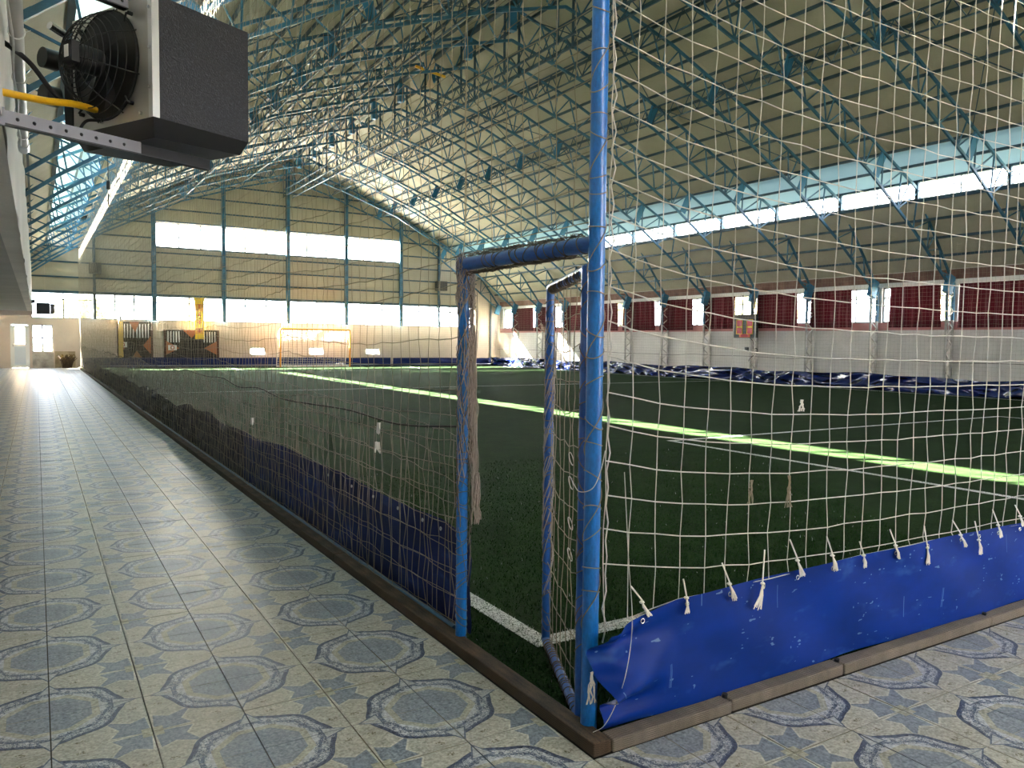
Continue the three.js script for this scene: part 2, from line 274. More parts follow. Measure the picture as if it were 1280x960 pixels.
// side walls, drawn in (forward, height)
const sideWins = []; for (let f = F0 - 8 * BAY; f < FF - 1; f += BAY) { const a = Math.max(f + 0.12, FN + 0.5), b = Math.min(f + BAY - 0.12, FF - 0.35); if (b - a > 0.8) sideWins.push([a, b, 2.3, 3.52]); }
const sidePts = [[FN - 0.24, -0.3], [FF + 0.24, -0.3], [FF + 0.24, 4.0], [FN - 0.24, 4.0]];
const toSide = (x) => new THREE.Matrix4().makeBasis(new THREE.Vector3(0, 0, -1), new THREE.Vector3(0, 1, 0), new THREE.Vector3(1, 0, 0)).setPosition(x, 0, 0);
const wallRight = shell('wall_right', sidePts, sideWins, toSide(XR), M.plaster, 'long white side wall with a row of curtained windows');
bag().box(XR - 0.012, XR + 0.002, 2.04, 2.3, FN, FF).build('painted_band', M.pink, wallRight);
bag().box(XR - 0.05, XR + 0.002, 3.52, 3.66, FN, FF).build('lintel_board', M.white, wallRight);
bag().box(XR - 0.03, XR + 0.002, 3.66, 3.98, FN, FF).build('fascia_board', S('#8a675a', 0.8, { map: mottle }), wallRight);
const wallLeft = shell('wall_left', sidePts, [], toSide(XL - 0.24), M.plaster, 'side wall beneath the overhanging upper floor');
// overhanging upper floor along the walkway
{
  const X = -0.12, g = wallLeft;
  bag().box(XL + 0.001, X - 0.16, 2.5, 2.72, FN, 37.5).build('soffit_slab', M.soffit, g);
  const b = bag(); b.sheet((u, v) => { const f = FN + u * (37.5 - FN); const wob = 0.012 * Math.sin(f * 1.7) + 0.01 * Math.sin(f * 4.1 + 1); return v < 0.5 ? V(X + wob * 0.6, 2.5 + v * 2 * 1.72, f) : V(X + wob * 0.6 - (v - 0.5) * 2 * 0.16, 4.22, f); }, 260, 6, 41, 2);
  b.quad(V(X - 0.16, 2.5, FN), V(X, 2.5, FN), V(X, 2.5, 37.5), V(X - 0.16, 2.5, 37.5)); b.quad(V(X - 0.16, 4.22, FN), V(X - 0.16, 4.22, 37.5), V(X - 0.16, 2.5, 37.5), V(X - 0.16, 2.5, FN)); b.quad(V(X - 0.16, 2.5, 37.5), V(X - 0.16, 4.22, 37.5), V(X, 4.22, 37.5), V(X, 2.5, 37.5));
  b.build('parapet', M.plaster, g);
  for (const f of [37.2]) bag().box(XL + 0.001, X - 0.005, 2.32, 2.5, f, f + 0.28).build('cross_beam', M.plasterCream, g);
}

// ---------------------------------------------------------------- roof: sheets, translucent strips, clerestory, purlins
const ceiling = thing('ceiling', 'pale lined hall roof on blue steel purlins', null, null, 'structure');
{
  const edges = [FN - 0.24, ...frames, FF + 0.24];
  const slab = (a, b, f0, f1, mat, nm, th = 0.05) => {    // roof sheet between two section points
    const g = bag(), A0 = V(a[0], a[1], f0), B0 = V(b[0], b[1], f0), A1 = V(a[0], a[1], f1), B1 = V(b[0], b[1], f1), upv = new THREE.Vector3(0, th, 0), k = (p) => p.clone().add(upv);
    g.quad(A0, A1, B1, B0); g.quad(k(A0), k(B0), k(B1), k(A1)); g.quad(A0, B0, k(B0), k(A0)); g.quad(A1, k(A1), k(B1), B1); g.quad(A0, k(A0), k(A1), A1); g.quad(B0, B1, k(B1), k(B0)); g.build(nm, mat, ceiling);
  };
  const segs = []; for (let i = 0; i < 3; i++) segs.push([roofR[i], roofR[i + 1], 'r']);
  const cut = [21.55, 7.55 + (21.55 - 20.75) / (22.95 - 20.75) * (6.5 - 7.55)]; segs.push([roofR[3], cut, 'r'], [cut, [23.05, 6.45], 't'], [...lowR, 'r']);
  for (const [a, b, k] of segs) for (let e = 0; e + 1 < edges.length; e++) for (const s of [0, 1]) {
    const A = s ? [mir(a[0]), a[1]] : a, B = s ? [mir(b[0]), b[1]] : b;
    if (k === 't') { const g = bag().quad(V(A[0], A[1], edges[e]), V(B[0], B[1], edges[e]), V(B[0], B[1], edges[e + 1]), V(A[0], A[1], edges[e + 1])); g.build('translucent_panel', M.translucent, ceiling); }
    else slab(A, B, edges[e] + 0.0, edges[e + 1], M.roof, 'roof_panel');
  }
  // purlins along the hall, under the sheets
  for (const s of [0, 1]) {
    const run = []; for (let i = 0; i + 1 < roofR.length; i++) { const [a, b] = [roofR[i], roofR[i + 1]], L = Math.hypot(b[0] - a[0], b[1] - a[1]), n = Math.round(L / 0.82); for (let k = i ? 0 : 1; k < n; k++) run.push([a[0] + (b[0] - a[0]) * k / n, a[1] + (b[1] - a[1]) * k / n]); }
    for (let k = 1; k < 4; k++) run.push([lowR[0][0] + (lowR[1][0] - lowR[0][0]) * k / 4 - 0.05, lowR[0][1] + (lowR[1][1] - lowR[0][1]) * k / 4]);
    for (const [x, y] of run) { const X = s ? mir(x) : x; bag().bar(V(X, y - 0.045, FN), V(X, y - 0.045, FF - 0.01), 0.05, 0.08).build('purlin', M.purlin, ceiling); }
    const X = s ? mir(22.95) : 22.95; bag().bar(V(X, 6.5, FN), V(X, 6.5, FF), 0.1, 0.1).build('clerestory_rail', M.trussDark, ceiling); bag().bar(V(X, 5.9, FN), V(X, 5.9, FF), 0.1, 0.09).build('clerestory_rail', M.trussDark, ceiling);
  }
  bag().bar(V(XC, 11.06, FN), V(XC, 11.06, FF), 0.16, 0.1).build('ridge_beam', M.purlin, ceiling);
}
let winNo = 0;
const newWindow = (label) => { const g = new THREE.Group(); g.name = 'window_' + (++winNo); scene.add(g); return tag(g, label, null, null, 'structure'); };
// clerestory windows: one glazed run per bay on each side
for (const s of [0, 1]) for (let e = -1; e < frames.length; e++) {
  const a = e < 0 ? FN : frames[e], b = e + 1 < frames.length ? frames[e + 1] : FF; if (b - a < 0.3) continue;
  const X = s ? mir(22.95) : 22.95, g = newWindow(s ? 'clerestory glazing above the overhanging upper floor' : 'clerestory glazing strip above the curtained wall'); 
  bag().box(X - 0.05, X + 0.05, 5.92, 6.48, a - 0.05, a + 0.05).build('post', M.trussDark, g);
  const mid = (a + b) / 2; bag().box(X - 0.015, X + 0.015, 5.94, 6.46, mid - 0.015, mid + 0.015).build('glazing_bar', M.frameGrey, g); bag().box(X - 0.012, X + 0.012, 6.19, 6.205, a + 0.05, b - 0.05).build('glazing_bar', M.frameGrey, g);
  for (const [p, q] of [[a + 0.05, mid - 0.015], [mid + 0.015, b - 0.05]]) bag().quad(V(X, 5.94, p), V(X, 5.94, q), V(X, 6.46, q), V(X, 6.46, p)).build('pane', M.glass, g);
}

// ---------------------------------------------------------------- glazing of the end walls
function glazing(x0, x1, y0, y1, f, cols, transom, mat, label, facing = 1) {
  const g = newWindow(label), t = 0.03; const fr = bag();
  fr.box(x0, x1, y0, y0 + 0.05, f - t, f + t).box(x0, x1, y1 - 0.05, y1, f - t, f + t).box(x0, x0 + 0.04, y0, y1, f - t, f + t).box(x1 - 0.04, x1, y0, y1, f - t, f + t); fr.build('window_frame', M.frameWhite, g);
  for (let c = 0; c < cols; c++) {
    const a = x0 + 0.04 + (x1 - x0 - 0.08) * c / cols, b = x0 + 0.04 + (x1 - x0 - 0.08) * (c + 1) / cols;
    if (c) bag().box(a - 0.035, a + 0.035, y0, y1, f - t, f + t).build('mullion', M.frameWhite, g);
    const rows = transom ? [[y0 + 0.05, transom - 0.015], [transom + 0.015, y1 - 0.05]] : [[y0 + 0.05, y1 - 0.05]];
    for (const [p, q] of rows) bag().quad(V(a, p, f), V(b, p, f), V(b, q, f), V(a, q, f)).build('pane', mat, g);
  }
  if (transom) bag().box(x0, x1, transom - 0.025, transom + 0.025, f - t, f + t).build('transom', M.frameWhite, g);
  return g;
}
for (const [F, at] of [[FF + 0.1, 'the end wall behind the goal'], [FN - 0.1, 'the near end wall']]) {
  for (let i = 0; i + 1 < bandX.length; i++) if (F > 0 || (i > 1 && i < 5)) glazing(bandX[i], bandX[i + 1], ...band, F, 2 + (i % 2 ? 1 : 0), 3.24, M.glass, 'long low window band of ' + at);
  for (let i = 0; i + 1 < upX.length; i++) if (F > 0) glazing(upX[i], upX[i + 1], ...up, F, 3, 0, M.frosted, 'high milky window band of ' + at);
}
glazing(...lowWin, FF + 0.1, 2, 1.42, M.glass, 'square four-pane window beside the white door');
for (const v of vents) glazing(...v, FF + 0.1, 1, 0, M.frosted, 'small low window just above the blue padding');
for (const [a, b, y0, y1] of sideWins) {
  const g = newWindow('white framed window behind the dark red curtains'), x = XR + 0.1, fr = bag();
  fr.box(x - 0.03, x + 0.03, y0, y0 + 0.05, a, b).box(x - 0.03, x + 0.03, y1 - 0.05, y1, a, b).box(x - 0.03, x + 0.03, y0, y1, a, a + 0.05).box(x - 0.03, x + 0.03, y0, y1, b - 0.05, b); fr.build('window_frame', M.frameWhite, g);
  const n = 3; for (let k = 0; k < n; k++) { const p = a + 0.05 + (b - a - 0.1) * k / n, q = a + 0.05 + (b - a - 0.1) * (k + 1) / n; if (k) bag().box(x - 0.025, x + 0.025, y0, y1, p - 0.02, p + 0.02).build('mullion', M.frameWhite, g); for (const [c, d] of [[y0 + 0.05, 3.14], [3.18, y1 - 0.05]]) bag().quad(V(x, c, p), V(x, c, q), V(x, d, q), V(x, d, p)).build('pane', M.glass, g); }
  bag().box(x - 0.025, x + 0.025, 3.14, 3.18, a, b).build('transom', M.frameWhite, g);
}

// ---------------------------------------------------------------- end wall: siding, girts, posts, door
{
  const g = wallFar, gy = [3.6, 4.31, 5.02, 5.73, 6.44, 7.2, 7.92, 8.63, 9.34, 10.05];
  const cols = [-1.6, 0.4, 2.45, 5.08, 8.42, 11.75, 15.02, 18.35, 20.8, 23.35];
  for (let i = 0; i + 1 < cols.length; i++) for (let j = 0; j + 1 < gy.length; j++) {
    let x0 = cols[i] + 0.004, x1 = cols[i + 1] - 0.004, y0 = gy[j] + 0.004, y1 = gy[j + 1] - 0.004; const F = FF - 0.03;
    const T = (x) => Math.min(y1, roofY(x) - 0.06); if (T(x0) <= y0 + 0.02 && T(x1) <= y0 + 0.02) continue;
    const cells = (x0 > 5 && x1 < 18.4) ? (y0 > 6.4 && y1 < 7.25 ? [] : y0 < 6.03 && y1 > 6.03 ? [[y0, 6.0]] : y0 < 7.27 && y1 > 7.27 ? [[7.3, y1]] : [[y0, y1]]) : [[y0, y1]];
    for (const [a, b] of cells) { const t0 = Math.max(a, Math.min(b, roofY(x0) - 0.06)), t1 = Math.max(a, Math.min(b, roofY(x1) - 0.06)), n = 4, bb = bag();
      const pts = []; for (let k = 0; k <= n; k++) { const x = x0 + (x1 - x0) * k / n; pts.push([x, Math.max(a, Math.min(b, roofY(x) - 0.06))]); }
      for (let k = 0; k < n; k++) { bb.quad(V(pts[k + 1][0], a, F), V(pts[k][0], a, F), V(pts[k][0], pts[k][1], F), V(pts[k + 1][0], pts[k + 1][1], F), [[pts[k + 1][0], a], [pts[k][0], a], [pts[k][0], pts[k][1]], [pts[k + 1][0], pts[k + 1][1]]]); }
      bb.quad(V(x0, a, F), V(x1, a, F), V(x1, a, FF), V(x0, a, FF)); bb.quad(V(x0, a, F), V(x0, a, FF), V(x0, t0, FF), V(x0, t0, F)); bb.quad(V(x1, a, FF), V(x1, a, F), V(x1, t1, F), V(x1, t1, FF));
      bb.build('siding_panel', M.siding, g); }
  }
  gy.forEach((y, j) => {
    const half = (() => { let x = XC; while (x < 24.6 && roofY(x) > y + 0.1) x += 0.05; return x - XC; })(); const x0 = Math.max(XL + 0.1, XC - half), x1 = Math.min(23.4, XC + half); if (x1 - x0 < 1) return;
    const parts = (y > up[0] && y < up[1]) ? [[x0, 5.15], [18.3, x1]] : [[x0, x1]]; for (const [a, b] of parts) bag().bar(V(a, y, FF - 0.07), V(b, y, FF - 0.07), 0.06, j ? 0.07 : 0.12).build('girt', M.trussDark, g);
  });
  bag().bar(V(5.1, 7.31, FF - 0.07), V(18.35, 7.31, FF - 0.07), 0.05, 0.06).build('girt', M.trussDark, g); bag().bar(V(5.1, 6.0, FF - 0.07), V(18.35, 6.0, FF - 0.07), 0.05, 0.05).build('girt', M.trussDark, g);
  for (const x of [2.45, 5.08, 8.42, 11.75, 15.02, 18.35, 20.8]) { const w = (x === 2.45 || x === 20.8) ? 0.12 : 0.2, y0 = 2.33; bag().box(x - w / 2, x + w / 2, y0, roofY(x) - 0.12, FF - 0.2, FF - 0.08).build('wall_post', x === 2.45 || x === 20.8 ? M.trussDark : M.trussBlue, g); }
  bag().box(24.42, 24.5, 0, 3.9, FF - 0.12, FF - 0.04).build('downpipe', M.frameGrey, g);
  // panel-clad corner near the door
  bag().box(0.75, 1.6, 0, 0.78, FF - 0.03, FF + 0.01).build('low_cladding', S('#b9a787', 0.9, { map: mottle }), g);
  bag().box(-0.16, 0.7, 0, 0.72, FF - 0.03, FF + 0.01).build('low_cladding', S('#c9c0b4', 0.9, { map: mottle }), g);
  const d = new THREE.Group(); d.name = 'door_1'; scene.add(d); tag(d, 'white half-glazed door at the end of the walkway', null, null, 'structure');
  const fr = bag(), F = FF + 0.06; fr.box(-1.02, -0.96, 0, 2.06, F - 0.05, F + 0.05).box(-0.32, -0.26, 0, 2.06, F - 0.05, F + 0.05).box(-1.02, -0.26, 2.0, 2.06, F - 0.05, F + 0.05).build('door_frame', M.white, d);
  const leaf = bag().box(-0.96, -0.32, 0.02, 1.12, F - 0.03, F + 0.03).box(-0.96, -0.84, 1.12, 1.98, F - 0.03, F + 0.03).box(-0.44, -0.32, 1.12, 1.98, F - 0.03, F + 0.03).box(-0.84, -0.44, 1.9, 1.98, F - 0.03, F + 0.03).build('leaf', M.white, d);
  bag().box(-0.86, -0.42, 0.15, 1.0, F - 0.04, F - 0.03).build('door_panel', S('#cfd6dc', 0.5), leaf); bag().quad(V(-0.84, 1.12, F), V(-0.44, 1.12, F), V(-0.44, 1.9, F), V(-0.84, 1.9, F)).build('pane', P('#f0d3b0', 0.8, { transmission: 0.5, thickness: 0 }), leaf);
  bag().box(-0.93, -0.9, 1.0, 1.12, F - 0.09, F - 0.03).build('door_handle', M.chrome, leaf);
}

// ---------------------------------------------------------------- steel roof trusses
const topC = [[XC, 10.98], [15.4, 9.82], [18.35, 8.56], [20.75, 7.38], [22.88, 6.3], [24.9, 3.75]];
const botC = [[XC, 10.05], [14.0, 9.42], [17.08, 8.35], [20.6, 6.5], [22.9, 4.98], [24.75, 3.55]];
const along = (L, t) => { const seg = L.slice(1).map((p, i) => Math.hypot(p[0] - L[i][0], p[1] - L[i][1])), tot = seg.reduce((a, b) => a + b); let s = t * tot; for (let i = 0; i < seg.length; i++) { if (s <= seg[i] + 1e-9) { const k = s / seg[i]; return [L[i][0] + k * (L[i + 1][0] - L[i][0]), L[i][1] + k * (L[i + 1][1] - L[i][1])]; } s -= seg[i]; } return L.at(-1); };
{
  const parts = { top_chord: bag(), bottom_chord: bag(), lattice: bag(), splice: [], king: bag(), shoe: [] };
  for (const s of [0, 1]) {
    const q = (p) => V(s ? mir(p[0]) : p[0], p[1], 0), Z = new THREE.Vector3(0, 0, 1);
    for (let i = 0; i + 1 < topC.length; i++) { parts.top_chord.bar(q(topC[i]), q(topC[i + 1]), 0.075, 0.055, Z); parts.bottom_chord.bar(q(botC[i]), q(botC[i + 1]), 0.075, 0.055, Z); }
    const n = 15; for (let k = 0; k < n; k++) { const a = along(topC, k / n), b = along(botC, (k + 0.5) / n), c = along(topC, (k + 1) / n); parts.lattice.bar(q(a), q(b), 0.035, 0.035, Z); parts.lattice.bar(q(b), q(c), 0.035, 0.035, Z); if (k % 2) parts.lattice.bar(q(along(topC, (k + 0.5) / n)), q(b), 0.03, 0.03, Z); }
    for (const [x, y, dx, dy] of [[17.0, 8.83, 0.12, 0.3], [21.05, 6.75, 0.16, 0.32]]) { const b = bag(); b.bar(q([x - dx, y - dy]), q([x + dx, y + dy]), 0.26, 0.03, Z); parts.splice.push(b); }
    const sh = bag(); sh.bar(q([24.75, 3.2]), q([24.95, 3.75]), 0.3, 0.16, Z); parts.shoe.push(sh);
  }
  for (const x of [XC - 0.24, XC + 0.24]) parts.king.bar(V(x, 10.95, 0), V(x, 9.05, 0), 0.05, 0.05);
  const rp = bag().bar(V(XC, 10.95, 0), V(XC, 10.3, 0), 0.2, 0.2);
  const proto = new THREE.Group(); proto.name = 'x';
  parts.top_chord.build('top_chord', M.trussBlue, proto); parts.bottom_chord.build('bottom_chord', M.trussBlue, proto); const la = parts.lattice.build('lattice_web', M.trussBlue, proto); la.userData.kind = 'stuff'; parts.king.build('king_post', M.trussDark, proto); rp.build('ridge_plate', M.plate, proto);
  for (const b of parts.splice) b.build('splice_plate', M.plate, proto); for (const b of parts.shoe) b.build('shoe_plate', M.plate, proto);
  [...frames, FF - 0.28].forEach((f, i) => { const t = proto.clone(); t.name = numbered('roof_truss'); t.position.z = -f; scene.add(t); f > FF - 0.5 ? tag(t, 'blue steel lattice truss set against the gable end wall', 'truss') : tag(t, 'blue steel lattice roof truss spanning the open hall', 'truss', 'roof trusses'); });
  // lattice girders and sway braces along the hall
  for (const [x, y, d] of [[XC - 0.24, 9.1, 0.34], [XC + 0.24, 9.1, 0.34], [17.0, 8.5, 0.5], [mir(17.0), 8.5, 0.5], [14.2, 9.5, 0.5], [mir(14.2), 9.5, 0.5]]) {
    const g = thing('bracing_girder', Math.abs(x - XC) < 1 ? 'slim lattice girder hanging along the hall under the roof ridge' : 'slim lattice girder running along the hall between the roof trusses', 'girder', Math.abs(x - XC) < 1 ? 'girders under the ridge' : 'girders between the trusses'), w = bag();
    bag().bar(V(x, y, frames[0]), V(x, y, FF - 0.3), 0.04, 0.04).build('chord', M.trussDark, g); bag().bar(V(x, y + d, frames[0]), V(x, y + d, FF - 0.3), 0.04, 0.04).build('chord', M.trussDark, g);
    for (let i = 0; i + 1 < frames.length; i++) for (let k = 0; k < 4; k++) { const a = frames[i] + BAY * k / 4, b = a + BAY / 8; w.bar(V(x, y, a), V(x, y + d, b), 0.022, 0.022); w.bar(V(x, y + d, b), V(x, y, a + BAY / 4), 0.022, 0.022); }
    tag(w.build('lattice_web', M.trussDark, g), null, null, null, 'stuff');
  }
  for (const i of [1, 4, 7, 10, 13, 15]) for (const s of [0, 1]) {
    if (!frames[i + 1]) continue; const g = thing('sway_brace', s ? 'crossed steel rods under the roof slope above the walkway' : 'crossed steel rods under the roof slope above the scoreboard wall', 'brace', s ? 'rods above the walkway' : 'rods above the scoreboard wall');
    const q = (x, f) => V(s ? mir(x) : x, roofY(x) - 0.2, f); for (const [a, b] of [[12.4, 17.0], [17.0, 21.0]]) { bag().bar(q(a, frames[i]), q(b, frames[i + 1]), 0.022, 0.022).build('rod', M.trussDark, g); bag().bar(q(b, frames[i]), q(a, frames[i + 1]), 0.022, 0.022).build('rod', M.trussDark, g); }
  }
}
// lattice columns against the curtained wall
{
  const proto = new THREE.Group(); const wcol = S('#d9d4cb', 0.8, { map: mottle });
  bag().bar(V(24.78, 0, 0), V(24.78, 2.35, 0), 0.06, 0.06).build('front_chord', wcol, proto); bag().bar(V(25.14, 0, 0), V(25.14, 2.35, 0), 0.06, 0.06).build('rear_chord', wcol, proto);
  bag().bar(V(24.78, 2.35, 0), V(24.78, 3.55, 0), 0.07, 0.07).build('front_chord_top', M.trussBlue, proto); bag().bar(V(25.14, 2.35, 0), V(25.14, 3.55, 0), 0.07, 0.07).build('rear_chord_top', M.trussBlue, proto);
  const w = bag(); for (let k = 0; k < 6; k++) { const y = 0.2 + k * 0.54; w.bar(V(24.78, y, 0), V(25.14, y + 0.27, 0), 0.03, 0.03); w.bar(V(25.14, y + 0.27, 0), V(24.78, y + 0.54, 0), 0.03, 0.03); } tag(w.build('lacing', S('#b5b0a6', 0.8), proto), null, null, null, 'stuff');
  for (const f of frames) { const t = proto.clone(); t.name = numbered('lattice_column'); t.position.z = -f; scene.add(t); tag(t, 'lattice steel column painted white below and blue above', 'column', 'columns along the curtained wall'); }
}

// ---------------------------------------------------------------- curtains
const curtainMat = P('#4d0f18', 0.9, { transmission: 0.05, thickness: 0, side: THREE.DoubleSide });
[[12.06, 14.0], [14.62, 16.35], [17.84, 19.54], [20.23, 22.08], [23.31, 25.11], [25.8, 27.89], [28.34, 30.59], [31.1, 32.9], [34.0, 35.8], [36.55, 38.75], [39.0, 41.2], [9.3, 11.3], [6.65, 8.7], [4.0, 6.1], [1.3, 3.4]].forEach(([a, b], i) => {
  const g = thing('curtain', i === 2 || i === 3 ? 'dark red pleated curtain hanging next to the scoreboard' : i === 10 ? 'red sunlit curtain hanging by the far corner window' : 'dark red pleated curtain over a side wall window', 'curtain', i === 2 || i === 3 ? 'curtains by the scoreboard' : i === 10 ? null : 'red curtains on the long wall');
  const ph = rnd() * 6, n = 90, top = 3.5, bot = 2.12 + rr(-0.03, 0.03);
  bag().sheet((u, v) => { const w = Math.sin(u * (b - a) * 19 + ph + Math.sin(u * 9 + ph) * 0.8) * (0.03 + 0.03 * (1 - v)) + 0.018 * Math.sin(u * 41 + ph); const sp = (u - 0.5) * (1 + 0.05 * (1 - v)) + 0.5; return V(25.06 + w, bot + v * (top - bot), a + sp * (b - a)); }, n, 6, b - a, 1.4).build('cloth', curtainMat, g);
  bag().tube([V(25.1, 3.51, a - 0.1), V(25.1, 3.51, b + 0.1)], 0.012, 6, true).build('rail', M.white, g);
});

// ---------------------------------------------------------------- scoreboard
{
  const g = thing('scoreboard', 'black scoreboard with red digits in yellow frames hanging between the curtains', 'scoreboard'), x = 24.62;
  bag().box(x, x + 0.1, 1.76, 2.7, 22.02, 23.2).build('casing', S('#1d1c1c', 0.5), g); bag().box(x - 0.012, x, 2.5, 2.68, 22.04, 23.18).build('header', S('#3a3325', 0.6), g);
  const seg = (f, y) => { const fr = bag(); const w = 0.17, h = 0.15; fr.box(x - 0.014, x, y - h, y - h + 0.03, f - w, f + w).box(x - 0.014, x, y + h - 0.03, y + h, f - w, f + w).box(x - 0.014, x, y - h, y + h, f - w, f - w + 0.035).box(x - 0.014, x, y - h, y + h, f + w - 0.035, f + w); const df = fr.build('digit_frame', M.yellow, g); bag().box(x - 0.01, x, y - h + 0.03, y + h - 0.03, f - w + 0.035, f + w - 0.035).build('digit', S('#c21d33', 0.4), df); };
  for (const f of [22.36, 22.9]) for (const y of [2.35, 2.05]) seg(f, y);
  bag().box(x - 0.014, x, 1.78, 1.92, 22.33, 22.9).build('clock_frame', S('#e2571f', 0.5), g); bag().box(x - 0.018, x - 0.01, 1.8, 1.9, 22.42, 22.81).build('clock_digits', M.red, g);
  g.position.z = 0.25; bag().bar(V(24.74, 2.7, 22.3), V(24.78, 3.5, 22.3), 0.03, 0.03).build('hanger', M.black, g); bag().bar(V(24.74, 2.7, 22.9), V(24.78, 3.5, 22.9), 0.03, 0.03).build('hanger', M.black, g);
  const c = bag(); const L = []; for (let i = 0; i <= 24; i++) { const t = i / 24; L.push(V(24.74, 1.76 - t * 0.95, 22.45 - 0.25 * Math.sin(t * 3.14) - 0.06 * Math.sin(t * 12))); } c.tube(L, 0.012, 5); c.ring(V(24.74, 1.25, 22.12), new THREE.Vector3(1, 0, 0), 0.09, 0.014, 16, 5); c.build('cable', M.rubber, g);
  bag().box(24.66, 24.76, 1.22, 1.38, 22.5, 22.64).build('junction_box', M.black, g);
}

// ---------------------------------------------------------------- padding and crumpled tarps round the pitch
function tarpStrip(name, label, P0, P1, h, mat, opt) {
  const g = thing(name, label, 'tarpaulin'), L = P0.distanceTo(P1), d = P1.clone().sub(P0).divideScalar(L), n = new THREE.Vector3(-d.z, 0, d.x), s = opt.seed ?? 1, A = opt.fold ?? 0.05;
  const fn = (u, v) => {
    const q = u * L; let off = A * (fbm(((q * 0.11) % 1 + 1) % 1, v * 0.5, 8, 4, s) - 0.5) * 2 + A * 0.7 * Math.sin(q * 3.1 + 4 * v + 3 * Math.sin(q * 0.7 + s)) * (0.3 + 0.7 * (1 - Math.abs(v - 0.5)));
    if (opt.crease) off += opt.crease * (Math.abs(((q * 0.75 + v * 1.2 + 0.5 * Math.sin(q * 1.3)) % 1 + 1) % 1 - 0.5) + Math.abs(((q * 0.5 - v * 1.4 + 0.7 * Math.sin(q * 0.8)) % 1 + 1) % 1 - 0.5) - 0.5);
    off += (opt.lean ?? 0) * (1 - v); const top = h * (1 + (opt.wave ?? 0.08) * Math.sin(q * 0.9 + s) + (opt.wave ?? 0.08) * 0.6 * Math.sin(q * 2.3));
    return P0.clone().addScaledVector(d, q).addScaledVector(n, off).setY(0.01 + v * top);
  };
  bag().sheet(fn, opt.nu ?? 400, opt.nv ?? 12, L, 1).build('sheet', mat, g); return g;
}
tarpStrip('pad_cover', 'dark blue tarpaulin padding along the foot of the goal-side end wall', V(1.95, 0, FF - 0.4), V(17.6, 0, FF - 0.4), 0.48, M.tarpNavy, { seed: 5, fold: 0.025, lean: 0.02, wave: 0.02 });
tarpStrip('pad_cover', 'dark blue tarpaulin padding in the corner beside the downpipe', V(17.75, 0, FF - 0.4), V(24.3, 0, FF - 0.4), 0.46, M.tarpNavy, { seed: 6, fold: 0.025, wave: 0.02 });
{ const b = bag().tube([V(1.95, 0.09, FF - 0.47), V(24.4, 0.09, FF - 0.47)], 0.025, 6, true).build('base_rail', M.steel); tag(b, 'grey steel rail along the foot of the end wall padding', 'rail'); }
tarpStrip('crumpled_tarp', 'shiny crumpled blue tarpaulin along the foot of the white side wall', V(24.2, 0, -3), V(24.2, 0, 42.3), 0.52, M.tarpRight, { seed: 9, fold: 0.07, crease: 0.2, lean: -0.05, wave: 0.07, nu: 1400, nv: 16 });
// net-side tarps near the gate
{
  const g = thing('navy_net_tarp', 'dusty navy tarpaulin tied low inside the walkway net', 'tarpaulin');
  const fn = (u, v) => { const f = 3.43 + u * 38.9, k = Math.min(1, Math.max(0, (f - 6.5) / 8)), top = 0.53 - 0.04 * k + 0.03 * Math.sin(f * 1.3) * (0.3 + k) + 0.025 * Math.sin(f * 3.7 + 1) * (0.4 + k); const end = f < 3.75 ? (3.75 - f) * 0.14 : 0;
    const off = 0.012 * Math.sin(f * 2.3) + (0.02 + 0.07 * k) * (fbm(((f * 0.09) % 1), v * 0.4, 10, 4, 14) - 0.5) * 2 + 0.03 * k * Math.sin(f * 5 + 5 * v); return V(1.84 + off, 0.015 + v * (top - end), f); };
  const A = bag(), B = bag(); A.sheet((u, v) => fn(u * 0.13, v), 140, 14, 5, 0.5).build('near_sheet', M.tarpNavy, g); B.sheet((u, v) => fn(0.13 + u * 0.87, v), 700, 14, 33.9, 0.5).build('far_sheet', M.tarpDust, g);
  const e = bag(); for (const f of [3.5, 3.72, 3.95, 4.3, 4.7, 5.1, 5.6]) e.ring(V(1.825, 0.5, f), new THREE.Vector3(1, 0, 0), 0.009, 0.003, 10, 4); e.build('eyelets', M.steel, g);
}
const tarpTop = (x) => 0.5 + 0.012 * Math.sin(x * 2.1) - (x < 2.15 ? (2.15 - x) * 0.16 : 0);
{
  const g = thing('blue_net_tarp', 'bright blue scuffed tarpaulin tied to the net above the timber kerb', 'tarpaulin');
  bag().sheet((u, v) => { const x = 1.745 + u * u * 0.6 + u * 21.2; const e = Math.max(0, 1 - (x - 1.745) / 0.42); const top = tarpTop(x);
    const off = 0.012 * Math.sin(x * 3.3 + v * 2) + 0.006 * Math.sin(x * 9.0 + 6 * v) + e * (0.09 * Math.exp(-Math.pow((v - 0.42 - 0.35 * (x - 1.745)) / 0.13, 2)) - 0.045 * Math.exp(-Math.pow((v - 0.72) / 0.12, 2)) + 0.025 * Math.sin(v * 21)) + 0.05 * Math.exp(-Math.pow((x - 1.98 + 0.2 * v) / 0.06, 2)) * v * e;
    const px = x + e * (0.05 * Math.sin(v * 5.0 + 0.6) + 0.06 * v * v); return V(px, 0.042 + v * (top - 0.042), 2.27 - off); }, 900, 26, 22.5, 0.5).build('sheet', M.tarp, g);
}
